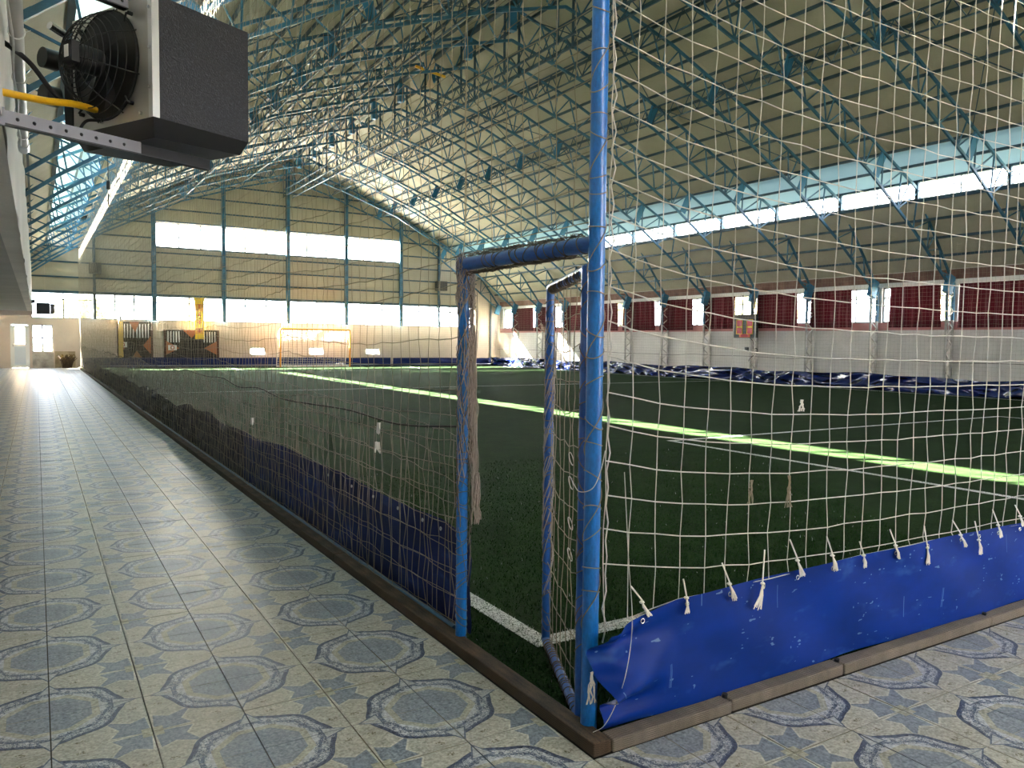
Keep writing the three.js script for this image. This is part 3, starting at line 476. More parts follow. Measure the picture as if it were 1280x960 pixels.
// timber kerbs
{
  const g = thing('timber_kerb', 'worn brown timber kerb along the walkway edge of the pitch', 'kerb'); let f = 2.19; let i = 0;
  while (f < 42.7) { const L = Math.min(i ? rr(2.2, 3.4) : 2.9, 42.75 - f), w = 0.085, x = 1.693 + w / 2; const b = new RoundedBoxGeometry(w, 0.052, L - 0.006, 2, 0.007); const m = mesh('plank', b, i % 2 ? M.woodDark : M.woodDark, g); m.position.copy(V(x + rr(-0.003, 0.003), 0.024 + rr(-0.001, 0.001), f + L / 2)); f += L; i++; }
  const g2 = thing('timber_kerb', 'grey weathered timber kerb below the bright blue tarpaulin', 'kerb'); let x = 1.78; i = 0;
  while (x < 24) { const L = [0.62, 0.72, 1.25, 1.9][i] ?? rr(1.8, 2.8); const b = new RoundedBoxGeometry(L - 0.005, 0.05, 0.075, 2, 0.008); const m = mesh('plank', b, M.wood, g2); m.position.copy(V(x + L / 2, 0.023 + rr(-0.002, 0.002), 2.19 + 0.0375 + rr(-0.003, 0.003))); m.rotation.y = rr(-0.004, 0.004); x += L; i++; }
  const nails = bag(); for (const q of [2.4, 3.12, 4.37]) nails.tube([V(q, 0.045, 2.235), V(q, 0.062, 2.232)], 0.012, 8, true); nails.build('bolt_heads', M.black, g2);
  tag(bag().tube([V(1.8, 0.035, 3.5), V(1.8, 0.035, 20)], 0.017, 8, true).build('base_pipe', P('#3d6c8f', 0.35, { map: scratched })), 'thin blue steel pipe lying inside the walkway kerb', 'pipe');
}

// ---------------------------------------------------------------- nets
// node(i, j) gives the knots; every cord is a polyline of knots
function net(name, label, ni, nj, node, r, mat, group, keep = () => true, step = 1) {
  const g = thing(name, label, 'net', group), b = bag(), bh = bag();
  for (let i = 0; i <= ni; i++) { let run = []; for (let j = 0; j <= nj; j += step) { if (keep(i, j)) run.push(node(i, j)); else { if (run.length > 1) b.tube(run, r, 4); run = []; } } if (run.length > 1) b.tube(run, r, 4); }
  for (let j = 0; j <= nj; j++) { let run = []; for (let i = 0; i <= ni; i += step) { if (keep(i, j)) run.push(node(i, j)); else { if (run.length > 1) bh.tube(run, r, 4); run = []; } } if (run.length > 1) bh.tube(run, r, 4); }
  tag(b.build('upright_cords', mat, g), null, null, null, 'stuff'); tag(bh.build('cross_cords', mat, g), null, null, null, 'stuff'); return g;
}
const jit = (i, j, s, a) => (hash(i + 500, j + 500, s) - 0.5) * 2 * a;
const TOPN = 6.1;
// net facing the camera
net('safety_net', 'white knotted net above the bright blue tarpaulin', 170, 44, (i, j) => { const x = 1.795 + i * 0.1295 + jit(i, j, 1, 0.006) + jit(i, 0, 11, 0.008), d = x - 1.795; const y = 0.42 + j * 0.1292 - (0.03 + 0.02 * j / 44) + jit(i, j, 2, 0.004) - 0.16 * (1 - Math.exp(-d / 0.65)) + 0.16; const yy = j === 0 ? tarpTop(x) - 0.01 : y; return V(x, Math.max(yy, j === 0 ? 0.3 : tarpTop(x) - 0.06), 2.285 + jit(i, j, 3, 0.006)); }, 0.0025, M.cord);
// walkway net
const netNodes = (i, j) => V(1.775 + jit(i, j, 4, 0.008), 0.1 + j * 0.1295 + jit(i, j, 5, 0.008) - 0.05 * Math.sin(Math.PI * ((i % 24) / 24)), 3.37 + i * 0.1295 + jit(i, j, 6, 0.006) + jit(i, 0, 16, 0.02));
net('safety_net', 'grey knotted net standing along the tiled walkway', 304, 46, netNodes, 0.0019, M.cordGrey);
net('safety_net', 'short knotted net filling the space above the gate lintel', 8, 32, (i, j) => V(1.775 + jit(i, j, 7, 0.006), 1.95 + j * 0.1295 + jit(i, j, 8, 0.006), 2.35 + i * 0.1275 + jit(i, j, 9, 0.006)), 0.0023, M.cordGrey);
net('lower_net', 'second torn net layer hanging low behind the walkway net', 330, 8, (i, j) => V(1.805 + jit(i, j, 24, 0.012), (0.06 + j * 0.12) * (1 + 0.06 * Math.sin(i * 0.11)) + jit(i, j, 25, 0.010), 3.42 + i * 0.118 + jit(i, j, 26, 0.008) + jit(i, 0, 27, 0.03)), 0.0024, M.cordDark);
// nets on the other sides
net('safety_net', 'fine net hanging in front of the white side wall', 300, 40, (i, j) => V(24.45 + jit(i, j, 34, 0.01), 0.5 + j * 0.13 + jit(i, j, 35, 0.012), 2.6 + i * 0.1315 + jit(i, j, 36, 0.014)), 0.0022, M.cordGrey, null, () => true, 2);
net('safety_net', 'fine net hanging behind the orange goal', 172, 40, (i, j) => V(1.85 + i * 0.1315 + jit(i, j, 44, 0.014), 0.45 + j * 0.13 + jit(i, j, 45, 0.012), 42.35 + jit(i, j, 46, 0.01)), 0.0022, M.cordGrey, null, () => true, 2);
function rope(name, label, pts, r, mat, cat = 'rope') { const c = new THREE.CatmullRomCurve3(pts); return tag(bag().tube(c.getPoints(Math.max(12, pts.length * 8)), r, 6).build(name, mat), label, cat); }
{
  const sag = (x, y, f0, f1, n, s) => { const o = []; for (let i = 0; i <= n; i++) { const t = i / n; o.push(V(x, y - 0.06 * Math.abs(Math.sin(t * n * 1.3)) + 0.02 * Math.sin(t * 31 + s), f0 + t * (f1 - f0))); } return o; };
  rope('net_rope', 'dark rope edging the torn lower net beside the walkway', sag(1.8, 1.06, 3.4, 42, 46, 2), 0.006, M.rope);
  rope('net_rope', 'dark rope looped across the net before the white side wall', sag(24.43, 1.05, 3, 42, 30, 4), 0.008, M.rope);
  tag(bag().tube([V(1.775, TOPN - 0.02, 2.3), V(1.775, TOPN - 0.02, 42.6)], 0.006, 5).build('head_cable', M.steel), 'thin steel cable carrying the head of the walkway net', 'cable');
  tag(bag().tube([V(1.775, TOPN, 2.3), V(24.4, TOPN, 2.3)], 0.006, 5).build('head_cable', M.steel), 'thin steel cable carrying the head of the white net', 'cable');
}

// ---------------------------------------------------------------- posts and gate
function wraps(b, x, f, R, y0, y1, n, r) { for (let k = 0; k < n; k++) { const y = y0 + (y1 - y0) * (k + rr(0.2, 0.8)) / n, pts = [], tl = rr(-0.05, 0.05), ph = rnd() * 6; for (let i = 0; i <= 16; i++) { const a = i / 16 * 6.2832; pts.push(V(x + (R + r) * Math.cos(a), y + tl * Math.cos(a + ph) * 0.6, f + (R + r) * Math.sin(a))); } b.tube(pts, r, 4); } }
{
  const g = thing('corner_post', 'tall bright blue steel post at the corner of the pitch', 'post');
  bag().tube([V(1.778, 0, 2.335), V(1.778, 6.2, 2.335)], 0.0315, 24, true).build('pipe', M.postBlue, g);
  const w = bag(); wraps(w, 1.778, 2.335, 0.0315, 0.5, 3.2, 24, 0.0022); const h = []; for (let i = 0; i <= 240; i++) { const t = i / 240, a = t * 6.2832 * 9; h.push(V(1.778 + 0.034 * Math.cos(a), 0.3 + t * 3.0, 2.335 + 0.034 * Math.sin(a))); } w.tube(h, 0.0022, 4); w.build('lashing', M.cordGrey, g);
  const lace = []; for (let j = 0; j <= 48; j++) lace.push(V(1.822 + (j % 2 ? 0.012 : -0.002) + rr(-0.003, 0.003), 0.36 + j * 0.066, 2.31 + rr(-0.006, 0.006))); bag().tube(lace, 0.003, 5).build('edge_lacing', M.cord, g);
}
{
  const g = thing('gateway', 'blue steel gate frame with frayed net wrapped round its post and lintel', 'gate frame');
  bag().tube([V(1.77, 0, 3.372), V(1.77, 1.9, 3.372)], 0.0275, 20, true).build('post', M.postBlue, g);
  bag().tube([V(1.776, 1.865, 2.34), V(1.77, 1.868, 3.40)], 0.031, 20, true).build('lintel', M.hingeBlue, g);
  const frayed = (b, c, rad, n, y0, y1, len) => { for (let k = 0; k < n; k++) { const a0 = rnd() * 6.28, y = rr(y0, y1), pts = [], m = 9, L = len * rr(0.5, 1.4), rd = rad * rr(0.9, 1.35), tw = rr(-2.2, 2.2); for (let i = 0; i <= m; i++) { const t = i / m; pts.push(c(a0 + tw * t, rd + rr(-0.004, 0.005), y - L * t + rr(-0.006, 0.006))); } b.tube(pts, rr(0.0014, 0.0032), 4); } };
  const onPost = (a, r, y) => V(1.77 + r * Math.cos(a) + 0.006, y, 3.372 - 0.012 + r * Math.sin(a));
  const b1 = bag(); frayed(b1, onPost, 0.031, 120, 1.0, 1.92, 0.2); frayed(b1, onPost, 0.036, 60, 1.72, 1.95, 0.12); b1.build('frayed_net', M.bundle, g);
  const b2 = bag(); frayed(b2, onPost, 0.030, 60, 0.5, 1.9, 0.22); wraps(b2, 1.77, 3.372, 0.0275, 0.05, 1.0, 22, 0.0022); b2.build('dark_lashing', M.bundleDark, g);
  // side of the post that carries a thicker hanging rope of torn net
  const b3 = bag(); for (let k = 0; k < 26; k++) { const pts = [], dx = rr(-0.012, 0.014), df = rr(-0.012, 0.012), y0 = rr(1.2, 1.75), y1 = rr(0.62, 1.05); for (let i = 0; i <= 10; i++) { const t = i / 10; pts.push(V(1.807 + dx + 0.008 * Math.sin(t * 9 + k) + 0.012 * t, y0 + (y1 - y0) * t, 3.34 + df + 0.01 * Math.sin(t * 7 + k * 2))); } b3.tube(pts, rr(0.0016, 0.003), 4); }
  for (let k = 0; k < 22; k++) { const pts = [], a = rr(-0.02, 0.02); for (let i = 0; i <= 6; i++) { const t = i / 6; pts.push(V(1.822 + a * (0.4 + t) + 0.006 * Math.sin(k + t * 5), 0.86 - 0.26 * t * rr(0.85, 1.0), 3.325 + rr(-0.012, 0.012))); } b3.tube(pts, rr(0.002, 0.004), 4); } b3.build('hanging_tatters', S('#ab9f94', 0.95), g);
  const b4 = bag(); for (let k = 0; k < 15; k++) { const f = rr(2.4, 3.36), pts = [], tl = rr(-0.03, 0.03); for (let i = 0; i <= 16; i++) { const a = i / 16 * 6.2832; pts.push(V(1.773 + 0.034 * Math.cos(a), 1.867 + 0.034 * Math.sin(a), f + tl * Math.sin(a))); } b4.tube(pts, 0.0024, 4); }
  for (let k = 0; k < 120; k++) { const f = rr(2.45, 3.4), w = Math.pow((f - 2.4), 2), pts = []; const s = rnd() < 0.5 ? 1 : -1; for (let i = 0; i <= 5; i++) pts.push(V(1.772 + rr(-0.02, 0.02), 1.867 + s * (0.033 + rr(0, 0.012 + 0.012 * w)), f + (i - 2.5) * 0.03 + rr(-0.01, 0.01))); b4.tube(pts, 0.0018, 4); } b4.build('lintel_lashing', M.bundleDark, g);
}
{
  const g = thing('gate_leaf', 'open blue pipe gate leaf filled with torn netting swung into the pitch', 'gate');
  const A = [1.79, 2.41], B = [2.085, 3.09], q = (t, y) => V(A[0] + (B[0] - A[0]) * t, y, A[1] + (B[1] - A[1]) * t);
  bag().tube([q(0, 0.02), q(0, 1.79)], 0.0205, 18, true).build('hinge_stile', M.hingeBlue, g); bag().tube([q(1, 0.06), q(1, 1.755)], 0.0205, 18, true).build('outer_stile', M.hingeBlue, g);
  bag().tube([q(0, 1.775), q(1, 1.755)], 0.0205, 18, true).build('top_rail', M.hingeBlue, g); bag().tube([q(0, 0.035), q(1, 0.06)], 0.0205, 18, true).build('bottom_rail', M.hingeBlue, g);
  const n = bag(); for (let i = 1; i < 8; i++) { const p = []; for (let j = 0; j <= 14; j++) { const u = q(i / 8 + rr(-0.012, 0.012), 0.06 + 1.7 * j / 14); u.x += rr(-0.008, 0.008); p.push(u); } n.tube(p, 0.0022, 4); } for (let j = 1; j < 13; j++) { const p = []; for (let i = 0; i <= 8; i++) p.push(q(i / 8, 0.06 + 1.7 * j / 13 - 0.035 * Math.sin(i / 8 * 3.14) + rr(-0.012, 0.012))); n.tube(p, 0.0022, 4); } tag(n.build('netting', M.cordGrey, g), null, null, null, 'stuff');
  const b = bag(); for (const [t, y0, y1, m] of [[1, 0.1, 1.7, 36], [0, 0.3, 1.7, 22]]) for (let k = 0; k < m; k++) { const y = y0 + (y1 - y0) * (k + rnd()) / m, p = [], c = q(t, y), tl = rr(-0.04, 0.04); for (let i = 0; i <= 12; i++) { const a = i / 12 * 6.2832; p.push(new THREE.Vector3(c.x + 0.0228 * Math.cos(a), c.y + tl * Math.sin(a), c.z + 0.0228 * Math.sin(a))); } b.tube(p, 0.002, 4); }
  for (let k = 0; k < 26; k++) { const t = rr(0.05, 0.95), p = [], c = q(t, 1.765 - 0.02 * t); const d = q(1, 0).sub(q(0, 0)).normalize(), s = new THREE.Vector3(-d.z, 0, d.x); for (let i = 0; i <= 12; i++) { const a = i / 12 * 6.2832; p.push(c.clone().addScaledVector(s, 0.0228 * Math.cos(a)).add(new THREE.Vector3(0, 0.0228 * Math.sin(a), 0))); } b.tube(p, 0.0024, 4); const e = p.map((v) => v.clone().setY(v.y - 1.765 + 0.02 * t + 0.035 + 0.025 * t)); b.tube(e, 0.002, 4); } b.build('lashing', M.bundleDark, g);
  const f = bag(); for (let k = 0; k < 60; k++) { const y = rr(0.5, 1.65), p = [], a0 = rnd() * 6; for (let i = 0; i <= 7; i++) { const c = q(0.985, y - i * 0.03); const a = a0 + i * 0.4; p.push(new THREE.Vector3(c.x + 0.025 * Math.cos(a) + rr(-0.003, 0.003), c.y, c.z + 0.025 * Math.sin(a))); } f.tube(p, rr(0.0014, 0.0028), 4); } f.build('frayed_net', M.bundle, g);
  const c2 = bag(); for (const y of [0.75, 0.92, 1.02, 0.62]) c2.ring(q(0.3, y), new THREE.Vector3(0.9, 0.2, 0.3), 0.028, 0.002, 12, 4); c2.build('cord_loops', M.cord, g);
}
// ties that hold the tarpaulin to the net
[[2.19, 0.48, 0.11, 0], [2.43, 0.5, 0.13, 0.5], [2.63, 0.47, 0.2, -0.6], [2.85, 0.54, 0.14, 0.6], [3.09, 0.53, 0.13, 0.35], [3.32, 0.5, 0.1, 0.1], [3.57, 0.515, 0.12, 0.4], [3.84, 0.47, 0.16, 0], [4.14, 0.5, 0.12, 0.9], [4.32, 0.45, 0.15, 0.2], [4.51, 0.51, 0.13, 0.5], [4.74, 0.535, 0.1, 0.4], [1.96, 0.5, 0.1, 0.8]].forEach(([x, y, L, lean], i) => {
  const g = thing('tie_cord', 'short white tie cord with a frayed end at the top of the blue tarpaulin', 'tie', 'white ties along the blue tarpaulin'), f = 2.252;
  const up0 = V(x - lean * 0.05, y + L * 0.75, f + 0.02); bag().tube([up0, V(x, y + 0.02, f), V(x + 0.004, y - 0.01, f - 0.004)], 0.0035, 5).build('cord', M.tieWhite, g);
  const t = bag(); for (let k = 0; k < 12; k++) { const a = (k / 12 - 0.5) * 0.9 + lean * 0.5; t.tube([V(x, y + 0.012, f), V(x + 0.4 * L * a * 0.3 + lean * 0.012, y - L * 0.18, f - 0.01 + rr(-0.004, 0.004)), V(x + L * a * 0.28 + lean * 0.03, y - L * rr(0.36, 0.48), f - 0.008)], 0.0026, 4); } t.build('tassel', M.tieWhite, g);
  const e = bag(); e.ring(V(x + 0.006, tarpTop(x) - 0.022, f + 0.001), new THREE.Vector3(0, 0, 1), 0.009, 0.003, 12, 5); e.build('eyelet', M.chrome, g); const kn = bag(); kn.ring(V(x, y + 0.012, f), new THREE.Vector3(0, 1, 0), 0.006, 0.005, 10, 5); kn.build('knot', M.tieWhite, g);
});
// rag ties knotted higher up in the nets
[[2.56, 0.93, 2.275, 0.10, 'grey frayed rag knotted in the white net, shorter of two'], [2.8, 0.93, 2.275, 0.14, 'grey frayed rag looped in the white net, longer of two'], [2.86, 1.26, 2.27, 0.05, 'small white rag knotted high in the white net'], [1.74, 0.28, 2.275, 0.12, 'white looped cord tied low on the corner post']].forEach(([x, y, f, L, label], i) => { const b = bag(); for (let k = 0; k < 9; k++) { const p = []; for (let s = 0; s <= 5; s++) p.push(V(x + rr(-0.008, 0.008) + (k % 3 - 1) * 0.006 * s * 0.5, y - L * s / 5, f - 0.006 + rr(-0.004, 0.004))); b.tube(p, 0.0022, 4); } tag(b.build('rag_tie', i < 2 ? M.cordGrey : M.tieWhite), label, 'rag'); });
[[1.765, 1.0, 4.45, 'white cloth scrap tied to the walkway net, upper of two'], [1.765, 0.88, 4.48, 'white cloth scrap tied to the walkway net, lower of two'], [1.765, 0.74, 7.7, 'white cord end standing out of the walkway net far along']].forEach(([x, y, f, label]) => { const p0 = rnd() * 6; tag(bag().sheet((u, v) => V(x + 0.012 * Math.sin(u * 6 + p0), y - 0.055 * v * (1 + 0.3 * Math.sin(u * 9)), f + (u - 0.5) * 0.06 * (0.6 + 0.6 * v)), 10, 6, 0.1, 0.1).build('cloth_scrap', P('#e8e4dc', 0.9, { side: THREE.DoubleSide })), label, 'cloth'); });
rope('loose_cord', 'thin loose cord hanging over the end of the blue tarpaulin', [V(1.86, 1.02, 2.25), V(1.875, 0.7, 2.235), V(1.878, 0.46, 2.21), V(1.845, 0.32, 2.19), V(1.815, 0.2, 2.2), V(1.76, 0.09, 2.22), V(1.735, 0.06, 2.25)], 0.0016, M.cord, 'cord');
rope('loose_cord', 'thin cord drooping across the corner post toward the gate leaf', [V(1.8, 1.1, 2.29), V(1.78, 1.02, 2.292), V(1.75, 0.96, 2.3), V(1.735, 0.94, 2.36), V(1.745, 0.97, 2.42)], 0.0018, M.cord, 'cord');
// cloth doll-like rag with a yellow stick caught under the ridge
{ const g = thing('caught_rag', 'pale rag with a yellow stick caught on a ridge truss', 'rag'), x = 11.5, y = 10.7, f = 24.6; bag().sheet((u, v) => V(x + (u - 0.5) * 0.4 * (0.6 + 0.4 * Math.sin(v * 7)), y + 0.45 - v * 1.15, f - 0.12 + 0.06 * Math.sin(u * 8 + v * 4)), 12, 14, 0.4, 1).build('cloth', P('#d3c1a8', 0.9, { side: THREE.DoubleSide }), g); bag().bar(V(x - 0.55, y - 0.1, f - 0.15), V(x + 0.55, y - 0.25, f - 0.15), 0.07, 0.07).build('stick', M.yellow, g); }

// ---------------------------------------------------------------- goal
{
  const g = thing('football_goal', 'orange pipe football goal with white net at the end of the pitch', 'goal'), f = 41.35, a = 10.92, b = 14.7, h = 2.03;
  bag().tube([V(a, 0, f), V(a, h - 0.08, f), V(a + 0.03, h - 0.02, f), V(a + 0.1, h, f), V(b - 0.1, h, f), V(b - 0.03, h - 0.02, f), V(b, h - 0.08, f), V(b, 0, f)], 0.045, 12, true).build('front_frame', M.orange, g);
  bag().tube([V(a, 0.04, f), V(a, 0.04, f + 0.8), V(b, 0.04, f + 0.8), V(b, 0.04, f)], 0.03, 8).build('base_frame', M.white, g);
  for (const x of [a, b]) bag().tube([V(x, h - 0.03, f), V(x, h - 0.2, f + 0.4), V(x, 0.04, f + 0.8)], 0.02, 8).build('side_stay', M.white, g);
  const n = bag(); for (let i = 0; i <= 30; i++) { const x = a + (b - a) * i / 30; n.tube([V(x, h, f), V(x + rr(-0.04, 0.04), h - 0.3, f + 0.35), V(x + rr(-0.04, 0.04), 1.0, f + 0.6), V(x, 0.05, f + 0.8)], 0.005, 3); } for (let j = 0; j <= 16; j++) { const t = j / 16, p = []; for (let i = 0; i <= 20; i++) p.push(V(a + (b - a) * i / 20, h * (1 - t) + 0.05 * t - 0.06 * Math.sin(i / 20 * 3.14) * (1 - t) + rr(-0.02, 0.02), f + 0.8 * Math.sqrt(t))); n.tube(p, 0.005, 3); } tag(n.build('netting', M.tieWhite, g), null, null, null, 'stuff');
}
// ---------------------------------------------------------------- hangings and fittings on the end wall
function hanging(x0, x1, y0, y1, label, emblem) {
  const g = thing('wall_hanging', label, 'hanging'), F = FF - 0.1;
  bag().box(x0, x1, y0, y1, F, F + 0.05).build('board', S('#2b221d', 0.85, { map: mottle }), g);
  for (const x of [x0 + 0.05, x1 - 0.05]) bag().box(x - 0.05, x + 0.05, y0, y1, F - 0.03, F).build('edge_post', S('#4a2a1e', 0.8), g);
  const ho = y1 - y0, w = x1 - x0, tri = (a, b, c, col) => { const s = new THREE.Shape([new THREE.Vector2(...a), new THREE.Vector2(...b), new THREE.Vector2(...c)]); const e = new THREE.ExtrudeGeometry(s, { depth: 0.015, bevelEnabled: false }); e.translate(0, 0, -F + 0.002); mesh('orange_triangle', e, S(col, 0.8), g); };
  tri([x0 + 0.1, y0 + 0.1 * ho], [x0 + 0.1, y0 + 0.6 * ho], [x0 + 0.28 * w, y0 + 0.34 * ho], '#b06a42'); tri([x1 - 0.1, y0 + 0.1 * ho], [x1 - 0.28 * w, y0 + 0.34 * ho], [x1 - 0.1, y0 + 0.6 * ho], '#b06a42'); tri([x0 + 0.34 * w, y1 - 0.02], [x0 + 0.62 * w, y1 - 0.02], [x0 + 0.5 * w, y1 - 0.3 * ho], '#a45f3c'); if (emblem === 2) tri([x0 + 0.4 * w, y0], [x0 + 0.68 * w, y0], [x0 + 0.54 * w, y0 + 0.2 * ho], '#9c6b3e');
  for (let k = 0; k < 5; k++) for (const s of [0, 1]) { const x = s ? x1 - 0.2 - k * 0.13 : x0 + 0.2 + k * 0.13; bag().box(x - 0.025, x + 0.025, y1 - 0.45 * ho, y1 - 0.06 * ho, F - 0.012, F).build('pale_slat', M.white, g); }
  const ex = x0 + 0.15 * w, ey = y0 + 0.36 * ho; bag().box(ex - 0.2, ex + 0.2, ey - 0.13, ey + 0.13, F - 0.03, F - 0.018).build('sign_plate', M.white, g); bag().ring(V(ex, ey, F - 0.035), new THREE.Vector3(0, 0, 1), 0.08, 0.022, 18, 6).build('red_ring', S('#b84a33', 0.6), g);
}
hanging(3.4, 5.0, 0.48, 2.26, 'dark patterned wall hanging with orange triangles beside the yellow post', 2);
hanging(5.5, 8.15, 0.48, 1.9, 'wide dark patterned wall hanging with orange triangles below the yellow banner', 1);
{ const g = thing('yellow_post', 'short yellow post standing before the dark wall hanging', 'post'); bag().box(3.45, 3.65, 0.4, 2.28, FF - 0.3, FF - 0.16).build('shaft', S('#cfae55', 0.7), g); bag().tube([V(3.55, 2.28, FF - 0.23), V(3.55, 2.5, FF - 0.23)], 0.05, 10, true).build('cap', M.frameGrey, g); }
{
  const c = document.createElement('canvas'); c.width = 128; c.height = 640; const q = c.getContext('2d'); q.fillStyle = '#e4bd2e'; q.fillRect(0, 0, 128, 640); q.fillStyle = '#d9983a'; q.fillRect(8, 100, 112, 110); q.fillRect(8, 470, 112, 90); q.fillStyle = '#a5341f'; for (let k = 0; k < 4; k++) { const y = 100 + k * 125; q.fillRect(56, y, 16, 62); q.fillRect(40, y + (k % 2) * 46, 48, 12); if (k > 1) q.fillRect(34, y + 28, 60, 12); }
  const t = new THREE.CanvasTexture(c); t.colorSpace = THREE.SRGBColorSpace; const g = thing('banner', 'long narrow yellow banner with red marks hanging before the windows', 'banner');
  bag().sheet((u, v) => { const y = 3.55 - (1 - v) * 2.12, w = 0.21 + 0.09 * Math.exp(-(1 - v) * 14); return V(7.18 + (u - 0.5) * 2 * w, y, FF - 0.26 + 0.03 * Math.sin(v * 9) + 0.02 * Math.sin(u * 5)); }, 8, 30, 1, 1).build('cloth', P('#ffffff', 0.8, { map: t, side: THREE.DoubleSide }), g); bag().bar(V(7.2, 3.56, FF - 0.26), V(7.2, 3.6, FF - 0.09), 0.03, 0.03).build('hook', M.steel, g); bag().tube([V(6.85, 3.56, FF - 0.26), V(7.5, 3.56, FF - 0.26)], 0.015, 6, true).build('hanging_rod', M.steel, g);
}
function farSpeaker(x0, x1, y0, y1, label) { const g = thing('wall_fan_heater', label, 'heater'), F = FF - 0.62; mesh('casing', new RoundedBoxGeometry(x1 - x0, y1 - y0, 0.4, 2, 0.03), S('#3a3833', 0.6), g).position.copy(V((x0 + x1) / 2, (y0 + y1) / 2, F + 0.2)); const b = bag(); for (let k = 1; k < 7; k++) b.box(x0 + 0.05, x1 - 0.05, y0 + (y1 - y0) * k / 7 - 0.012, y0 + (y1 - y0) * k / 7 + 0.012, F - 0.02, F); b.build('louvres', S('#5a564e', 0.6), g); bag().bar(V((x0 + x1) / 2, y1 - 0.1, F + 0.3), V((x0 + x1) / 2, y1 - 0.1, FF - 0.06), 0.08, 0.08).build('bracket', M.frameGrey, g); }
farSpeaker(2.22, 2.74, 4.5, 5.02, 'boxy louvred unit on the end wall above the walkway net'); farSpeaker(20.5, 21.15, 4.48, 5.05, 'boxy louvred unit on the end wall near the downpipe');
{ // black heater seen against the end windows
  const g = thing('wall_heater', 'black fan heater mounted by the end window over the white door', 'heater'); mesh('casing', new RoundedBoxGeometry(0.5, 0.46, 0.5, 2, 0.02), M.black, g).position.copy(V(0.28, 2.66, 38.6)); bag().box(0.54, 0.7, 2.46, 2.86, 38.4, 38.85).build('louvre_head', S('#4a4744', 0.5), g); bag().bar(V(-0.15, 2.44, 38.6), V(0.65, 2.44, 38.6), 0.05, 0.04).build('bracket', M.frameGrey, g); bag().bar(V(-0.12, 2.44, 38.6), V(-0.12, 2.95, 38.6), 0.05, 0.05).build('bracket_plate', M.frameGrey, g); bag().bar(V(-0.12, 2.7, 38.6), V(-0.12, 2.7, 37.4), 0.05, 0.05).build('bracket_arm', M.frameGrey, g);
}
{ // dome camera at the end of the overhang
  const g = thing('security_camera', 'small white security camera at the end of the overhang', 'camera'), x = -0.06, y = 2.62, f = 30; bag().box(-0.125, -0.02, y - 0.06, y + 0.06, f - 0.06, f + 0.06).build('mount', M.white, g); bag().tube([V(x, y, f - 0.06), V(x, y, f - 0.24)], 0.06, 14, true).build('body', M.white, g); bag().tube([V(x, y, f - 0.24), V(x, y, f - 0.255)], 0.045, 14, true).build('lens', M.black, g); }
{ // stacked odds and ends by the net corner
  const g = thing('bundle_of_branches', 'dark tangled bundle standing by the low cladding near the door', 'bundle'); const b = bag(); for (let k = 0; k < 90; k++) { const x = 1.25 + rr(-0.2, 0.2), f = FF - 0.3 + rr(-0.12, 0.12); b.tube([V(x, 0.0, f), V(x + rr(-0.12, 0.12), rr(0.2, 0.4), f + rr(-0.1, 0.1)), V(x + rr(-0.25, 0.25), rr(0.35, 0.62), f + rr(-0.12, 0.12))], 0.012, 4); } b.build('twigs', S('#4a3a28', 0.9), g); const c = bag(); for (let k = 0; k < 60; k++) { const p = V(1.25 + rr(-0.28, 0.28), rr(0.2, 0.62), FF - 0.3 + rr(-0.15, 0.15)); c.quad(p, p.clone().add(new THREE.Vector3(rr(0.03, 0.07), rr(-0.03, 0.03), 0)), p.clone().add(new THREE.Vector3(0.05, rr(0.03, 0.08), rr(-0.03, 0.03))), p.clone().add(new THREE.Vector3(0, 0.05, 0))); } c.build('leaves', P('#6b5a35', 0.9, { side: THREE.DoubleSide }), g); }
// tube lights under the ridge
for (const f of [30.1, 35.4]) { const g = thing('tube_light', 'white unlit tube light fixed under the roof ridge', 'light', 'tube lights under the ridge'), x = 11.2; bag().box(x - 0.08, x + 0.08, 10.2, 10.27, f - 0.7, f + 0.7).build('housing', M.white, g); bag().tube([V(x, 10.17, f - 0.65), V(x, 10.17, f + 0.65)], 0.025, 8, true).build('tube', M.white, g); bag().bar(V(x, 10.27, f), V(x, 10.95, f), 0.02, 0.02).build('hanger', M.black, g); }

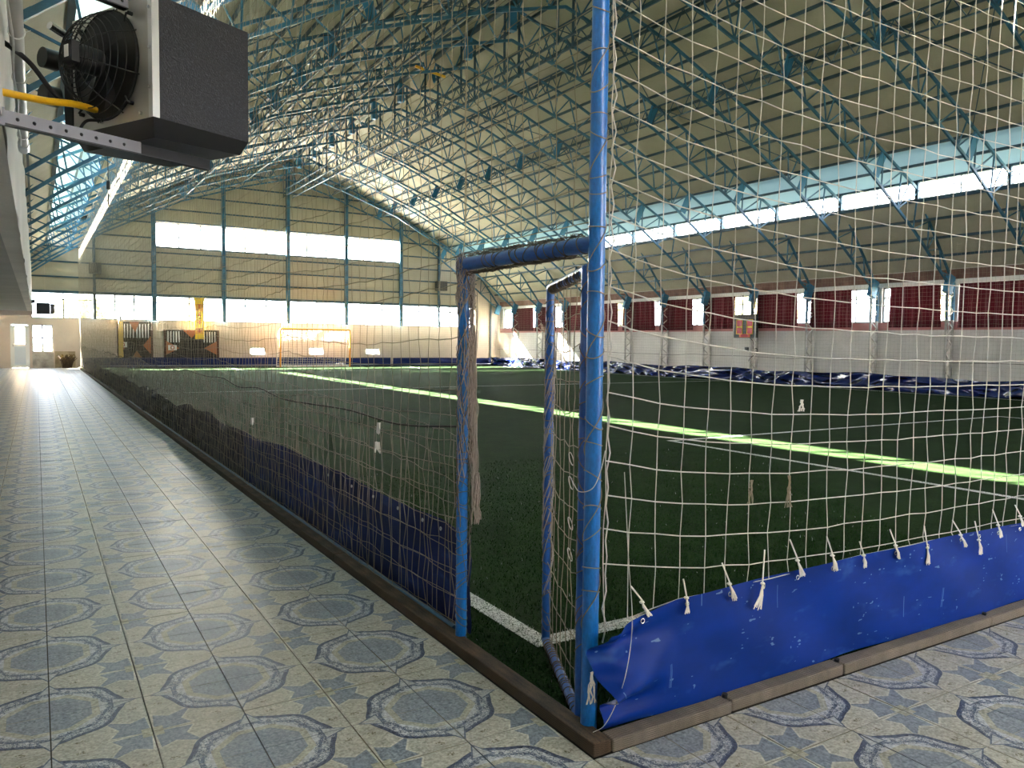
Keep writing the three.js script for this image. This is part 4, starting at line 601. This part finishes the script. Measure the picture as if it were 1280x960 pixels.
// ---------------------------------------------------------------- near fan heater on brackets
{
  const g = thing('fan_heater', 'black and steel fan heater hung on perforated brackets beside the overhang', 'heater');
  const h = new THREE.Group(); // local frame: x along the black side panel, y up, z along the fan face (away)
  const ang = 27 * Math.PI / 180, o = V(0.535, 2.63, 4.45);
  const dS = new THREE.Vector3(Math.cos(ang), 0, -Math.sin(ang)), dF = new THREE.Vector3(-Math.sin(ang), 0, -Math.cos(ang)), U = new THREE.Vector3(0, 1, 0);
  const q = (s, y, f) => o.clone().addScaledVector(dS, s).addScaledVector(U, y).addScaledVector(dF, f);
  const bx = (b, s0, s1, y0, y1, f0, f1) => b.bar(q((s0 + s1) / 2, (y0 + y1) / 2, f0), q((s0 + s1) / 2, (y0 + y1) / 2, f1), s1 - s0, y1 - y0);
  const W = 0.74, Hh = 0.62, D = 0.60;
  const speck = dataTex(512, (u, v) => { const n = fbm(u, v, 120, 2, 401); const k = 12 + 18 * (n - 0.5) + (n > 0.7 ? 24 : 0); return [k + 1, k, k + 9]; }, true, 1.5), speckB = dataTex(512, (u, v) => 255 * fbm(u, v, 110, 2, 402), false, 1.5);
  const tex = S('#ffffff', 0.42, { map: speck, bumpMap: speckB, bumpScale: 0.0025 });
  bx(bag(), 0.028, D, 0, Hh, 0.0, W).build('casing', tex, g);
  bx(bag(), 0, 0.03, 0, Hh, 0.012, W - 0.012).build('fan_plate', S('#b9b8b2', 0.35, { metalness: 0.85 }), g);
  bx(bag(), -0.006, 0.034, 0, Hh, -0.004, 0.03).build('corner_profile', S('#d4d6d6', 0.3, { metalness: 0.9 }), g);
  { const s = bag(), y1 = -0.092; const A = [q(0, 0, 0), q(D, 0, 0), q(D, 0, W), q(0, 0, W)], B = [q(0.04, y1, 0.05), q(D - 0.02, y1 + 0.02, 0.05), q(D - 0.02, y1 + 0.02, W - 0.04), q(0.04, y1, W - 0.04)]; for (let i = 0; i < 4; i++) s.quad(A[i], A[(i + 1) % 4], B[(i + 1) % 4], B[i]); s.quad(B[0], B[1], B[2], B[3]); s.build('lower_tray', S('#0d0d0f', 0.5), g); }
  // fan: shroud ring, guard rings, spokes, motor, blades
  const cy = 0.32, cz = 0.40, R = 0.282, c = (s, r, a) => q(s, cy + r * Math.sin(a), cz + r * Math.cos(a)), nF = dS;
  const gd = bag(); for (let k = 0; k < 11; k++) { const r = 0.075 + k * (R - 0.075) / 10, s = -0.19 + 0.175 * Math.pow(k / 10, 2.4); gd.ring(q(s, cy, cz), nF, r, 0.0028, 40, 5); } gd.ring(q(-0.012, cy, cz), nF, R, 0.004, 40, 5);
  for (let k = 0; k < 8; k++) { const a = k / 8 * 6.2832 + 0.3; gd.tube([c(-0.192, 0.07, a), c(-0.162, 0.17, a), c(-0.1, 0.235, a), c(-0.015, R, a), c(0, R + 0.02, a)], 0.0035, 5); } gd.build('guard', M.black, g);
  bag().tube([q(-0.008, cy, cz), q(0.002, cy, cz)], R + 0.006, 40, true).build('shroud', S('#0e0e10', 0.5), g);
  bag().tube([q(-0.2, cy, cz), q(-0.05, cy, cz)], 0.07, 24, true).build('motor', M.black, g);
  bx(bag(), -0.24, -0.2, cy - 0.055, cy + 0.05, cz - 0.09, cz - 0.0).build('terminal_box', M.black, g); bx(bag(), -0.243, -0.238, cy - 0.03, cy + 0.03, cz - 0.06, cz - 0.025).build('rating_label', M.white, g.children.at(-1));
  const bladeMat = P('#16171a', 0.45, { side: THREE.DoubleSide }); for (let k = 0; k < 5; k++) { const a = k / 5 * 6.2832; bag().sheet((u, v) => c(-0.05 + 0.035 * v, 0.07 + u * 0.17, a + v * 0.75 + u * 0.25), 6, 6, 0.2, 0.2).build('blade', bladeMat, g); }
  for (const a of [0.78, 2.36, 3.93, 5.5]) { const feet = bag(); feet.tube([c(-0.02, R - 0.01, a), c(-0.03, R + 0.035, a), c(0.0, R + 0.045, a)], 0.006, 6); feet.tube([c(-0.022, R + 0.04, a), c(0.0, R + 0.04, a)], 0.011, 8, true); feet.build('guard_clip', M.black, g); }
  const sc = bag(); for (const [y, z] of [[0.03, 0.1], [0.03, 0.45], [0.6, 0.3], [0.35, 0.016], [0.15, 0.016], [0.55, 0.016]]) sc.tube([q(-0.012, y, z), q(0.0, y, z)], 0.009, 8, true); sc.build('screws', M.chrome, g);
  // perforated brackets above and below, back to the parapet
  const holed = (yy, name) => { const L = 0.66, sh = new THREE.Shape(); sh.moveTo(-0.62, -0.032); sh.lineTo(0.06, -0.032); sh.lineTo(0.06, 0.032); sh.lineTo(-0.62, 0.032); for (let k = 0; k < 8; k++) { const p = new THREE.Path(); p.absarc(-0.56 + k * 0.075, 0, 0.009, 0, 6.2832, true); sh.holes.push(p); } const e = new THREE.ExtrudeGeometry(sh, { depth: 0.006, bevelEnabled: false }); const m = new THREE.Matrix4().makeBasis(dS, U, dF.clone().negate()).setPosition(q(0, yy, 0.206)); e.applyMatrix4(m); mesh(name, e, S('#83838c', 0.5), g); bag().bar(q(-0.62, yy, 0.226), q(0.5, yy, 0.226), 0.03, 0.056).build(name + '_back', S('#1a1b1e', 0.6), g); bag().bar(q(-0.62, yy - 0.03, 0.222), q(0.5, yy - 0.03, 0.222), 0.045, 0.006).build(name + '_flange', S('#2b2c31', 0.5), g); };
  holed(-0.125, 'lower_bracket'); holed(0.61, 'upper_bracket');
  for (const y of [-0.125, 0.61]) bx(bag(), -0.65, -0.62, y - 0.04, y + 0.04, 0.19, 0.24).build('wall_plate', S('#83838c', 0.5), g);
  // flow ducts, hoses
  for (const y of [0.40, 0.20]) { const pp = bag(); pp.tube([q(-0.05, y, 0.80), q(-0.13, y, 0.80)], 0.055, 18, true); pp.build('pipe_stub', S('#3a3b3c', 0.4, { metalness: 0.5 }), g); } bx(bag(), 0.0, 0.1, -0.02, 0.5, 0.74, 0.82).build('side_manifold', M.black, g); bag().tube([q(-0.05, 0.52, 0.7), q(-0.15, 0.54, 0.68)], 0.022, 10, true).build('valve', M.chrome, g);
  const hose = (pts, r, mat, nm) => bag().tube(new THREE.CatmullRomCurve3(pts).getPoints(24), r, 10, true).build(nm, mat, g);
  hose([q(-0.0, 0.10, 0.5), q(-0.16, 0.08, 0.42), q(-0.36, 0.035, 0.34), q(-0.62, 0.0, 0.26)], 0.018, P('#dba614', 0.45), 'yellow_hose'); hose([q(-0.02, 0.12, 0.6), q(-0.14, 0.15, 0.62), q(-0.3, 0.3, 0.62), q(-0.6, 0.36, 0.5)], 0.013, M.rubber, 'black_hose'); hose([q(-0.03, 0.03, 0.42), q(-0.08, 0.02, 0.47), q(-0.1, -0.04, 0.5), q(-0.06, -0.05, 0.52)], 0.008, M.rubber, 'cable_tail');
}
{ // pipe and cables along the parapet
  const g = thing('parapet_pipe', 'grey pipe with tied cables running along the overhang parapet', 'pipe'); const p = (f, dx = 0, dy = 0) => V(-0.055 + dx, 2.98 + dy, f);
  bag().tube([p(0.5), p(7.3)], 0.032, 14, true).build('pipe', S('#b8b5ae', 0.4), g); const w = bag(); for (const [dx, dy] of [[-0.01, 0.045], [0.0, 0.052], [-0.02, -0.04]]) { const L = []; for (let i = 0; i <= 40; i++) L.push(p(0.5 + i * 0.165, dx + 0.006 * Math.sin(i * 0.9 + dx * 99), dy + 0.006 * Math.sin(i * 0.7))); w.tube(L, 0.006, 5); } w.build('cables', M.white, g);
  const t = bag(); for (const f of [4.6, 5.4, 6.2, 6.9]) { t.ring(p(f), new THREE.Vector3(0, 0, 1), 0.036, 0.0035, 16, 5); t.tube([p(f, 0.03, 0.0), p(f - 0.02, 0.06, 0.01)], 0.002, 4); } t.build('cable_ties', M.white, g); bag().tube([p(7.2), p(7.42)], 0.04, 12, true).build('end_valve', M.steel, g);
}
// hanging lamp chain near the walkway net head
{ const g = thing('hanging_switch', 'small dark pull switch hanging on a wire above the walkway', 'switch'), x = 1.35; bag().tube([V(x, 6.35, 18.6), V(x, 4.75, 18.6)], 0.008, 5).build('wire', M.rubber, g); bag().tube([V(x, 4.75, 18.6), V(x, 4.58, 18.6)], 0.035, 8, true).build('body', M.black, g); bag().tube([V(x, 4.5, 18.6), V(x, 4.25, 18.6)], 0.015, 6, true).build('pull', M.black, g); }

// ---------------------------------------------------------------- trees outside the windows
function tree(x, f, h, label, grp) {
  const g = thing('tree', label, 'tree', grp); bag().tube([V(x, -0.3, f), V(x + 0.1, h * 0.35, f), V(x, h * 0.6, f + 0.1)], (t) => 0.2 * (1 - 0.5 * t), 8).build('trunk', S('#5b4a3a', 0.9), g);
  const b = bag(); for (let k = 0; k < 1500; k++) { const a = rnd() * 6.28, z = rr(-1, 1), r = Math.cbrt(rnd()) * h * 0.36, s = Math.sqrt(1 - z * z); const c = V(x + r * s * Math.cos(a), h * 0.66 + r * z * 0.9, f + r * s * Math.sin(a)), e = rr(0.12, 0.3), d1 = new THREE.Vector3(rr(-1, 1), rr(-1, 1), rr(-1, 1)).normalize().multiplyScalar(e), d2 = new THREE.Vector3(rr(-1, 1), rr(-1, 1), rr(-1, 1)).normalize().multiplyScalar(e * 0.6); b.quad(c.clone().sub(d1), c.clone().sub(d2), c.clone().add(d1), c.clone().add(d2)); } tag(b.build('foliage', P('#b9b58c', 0.9, { side: THREE.DoubleSide, transmission: 0.35, thickness: 0 }), g), null, null, null, 'stuff');
}
tree(2.6, 60, 4.4, 'leafy tree seen through the end windows above the walkway net', null);
for (const [x, f, h] of [[36, 20, 7], [38, 33, 6], [33, 42, 6.5]]) tree(x, f, h, 'leafy tree standing outside the curtained wall', 'trees outside the curtained wall');

renderer.render(scene, camera);
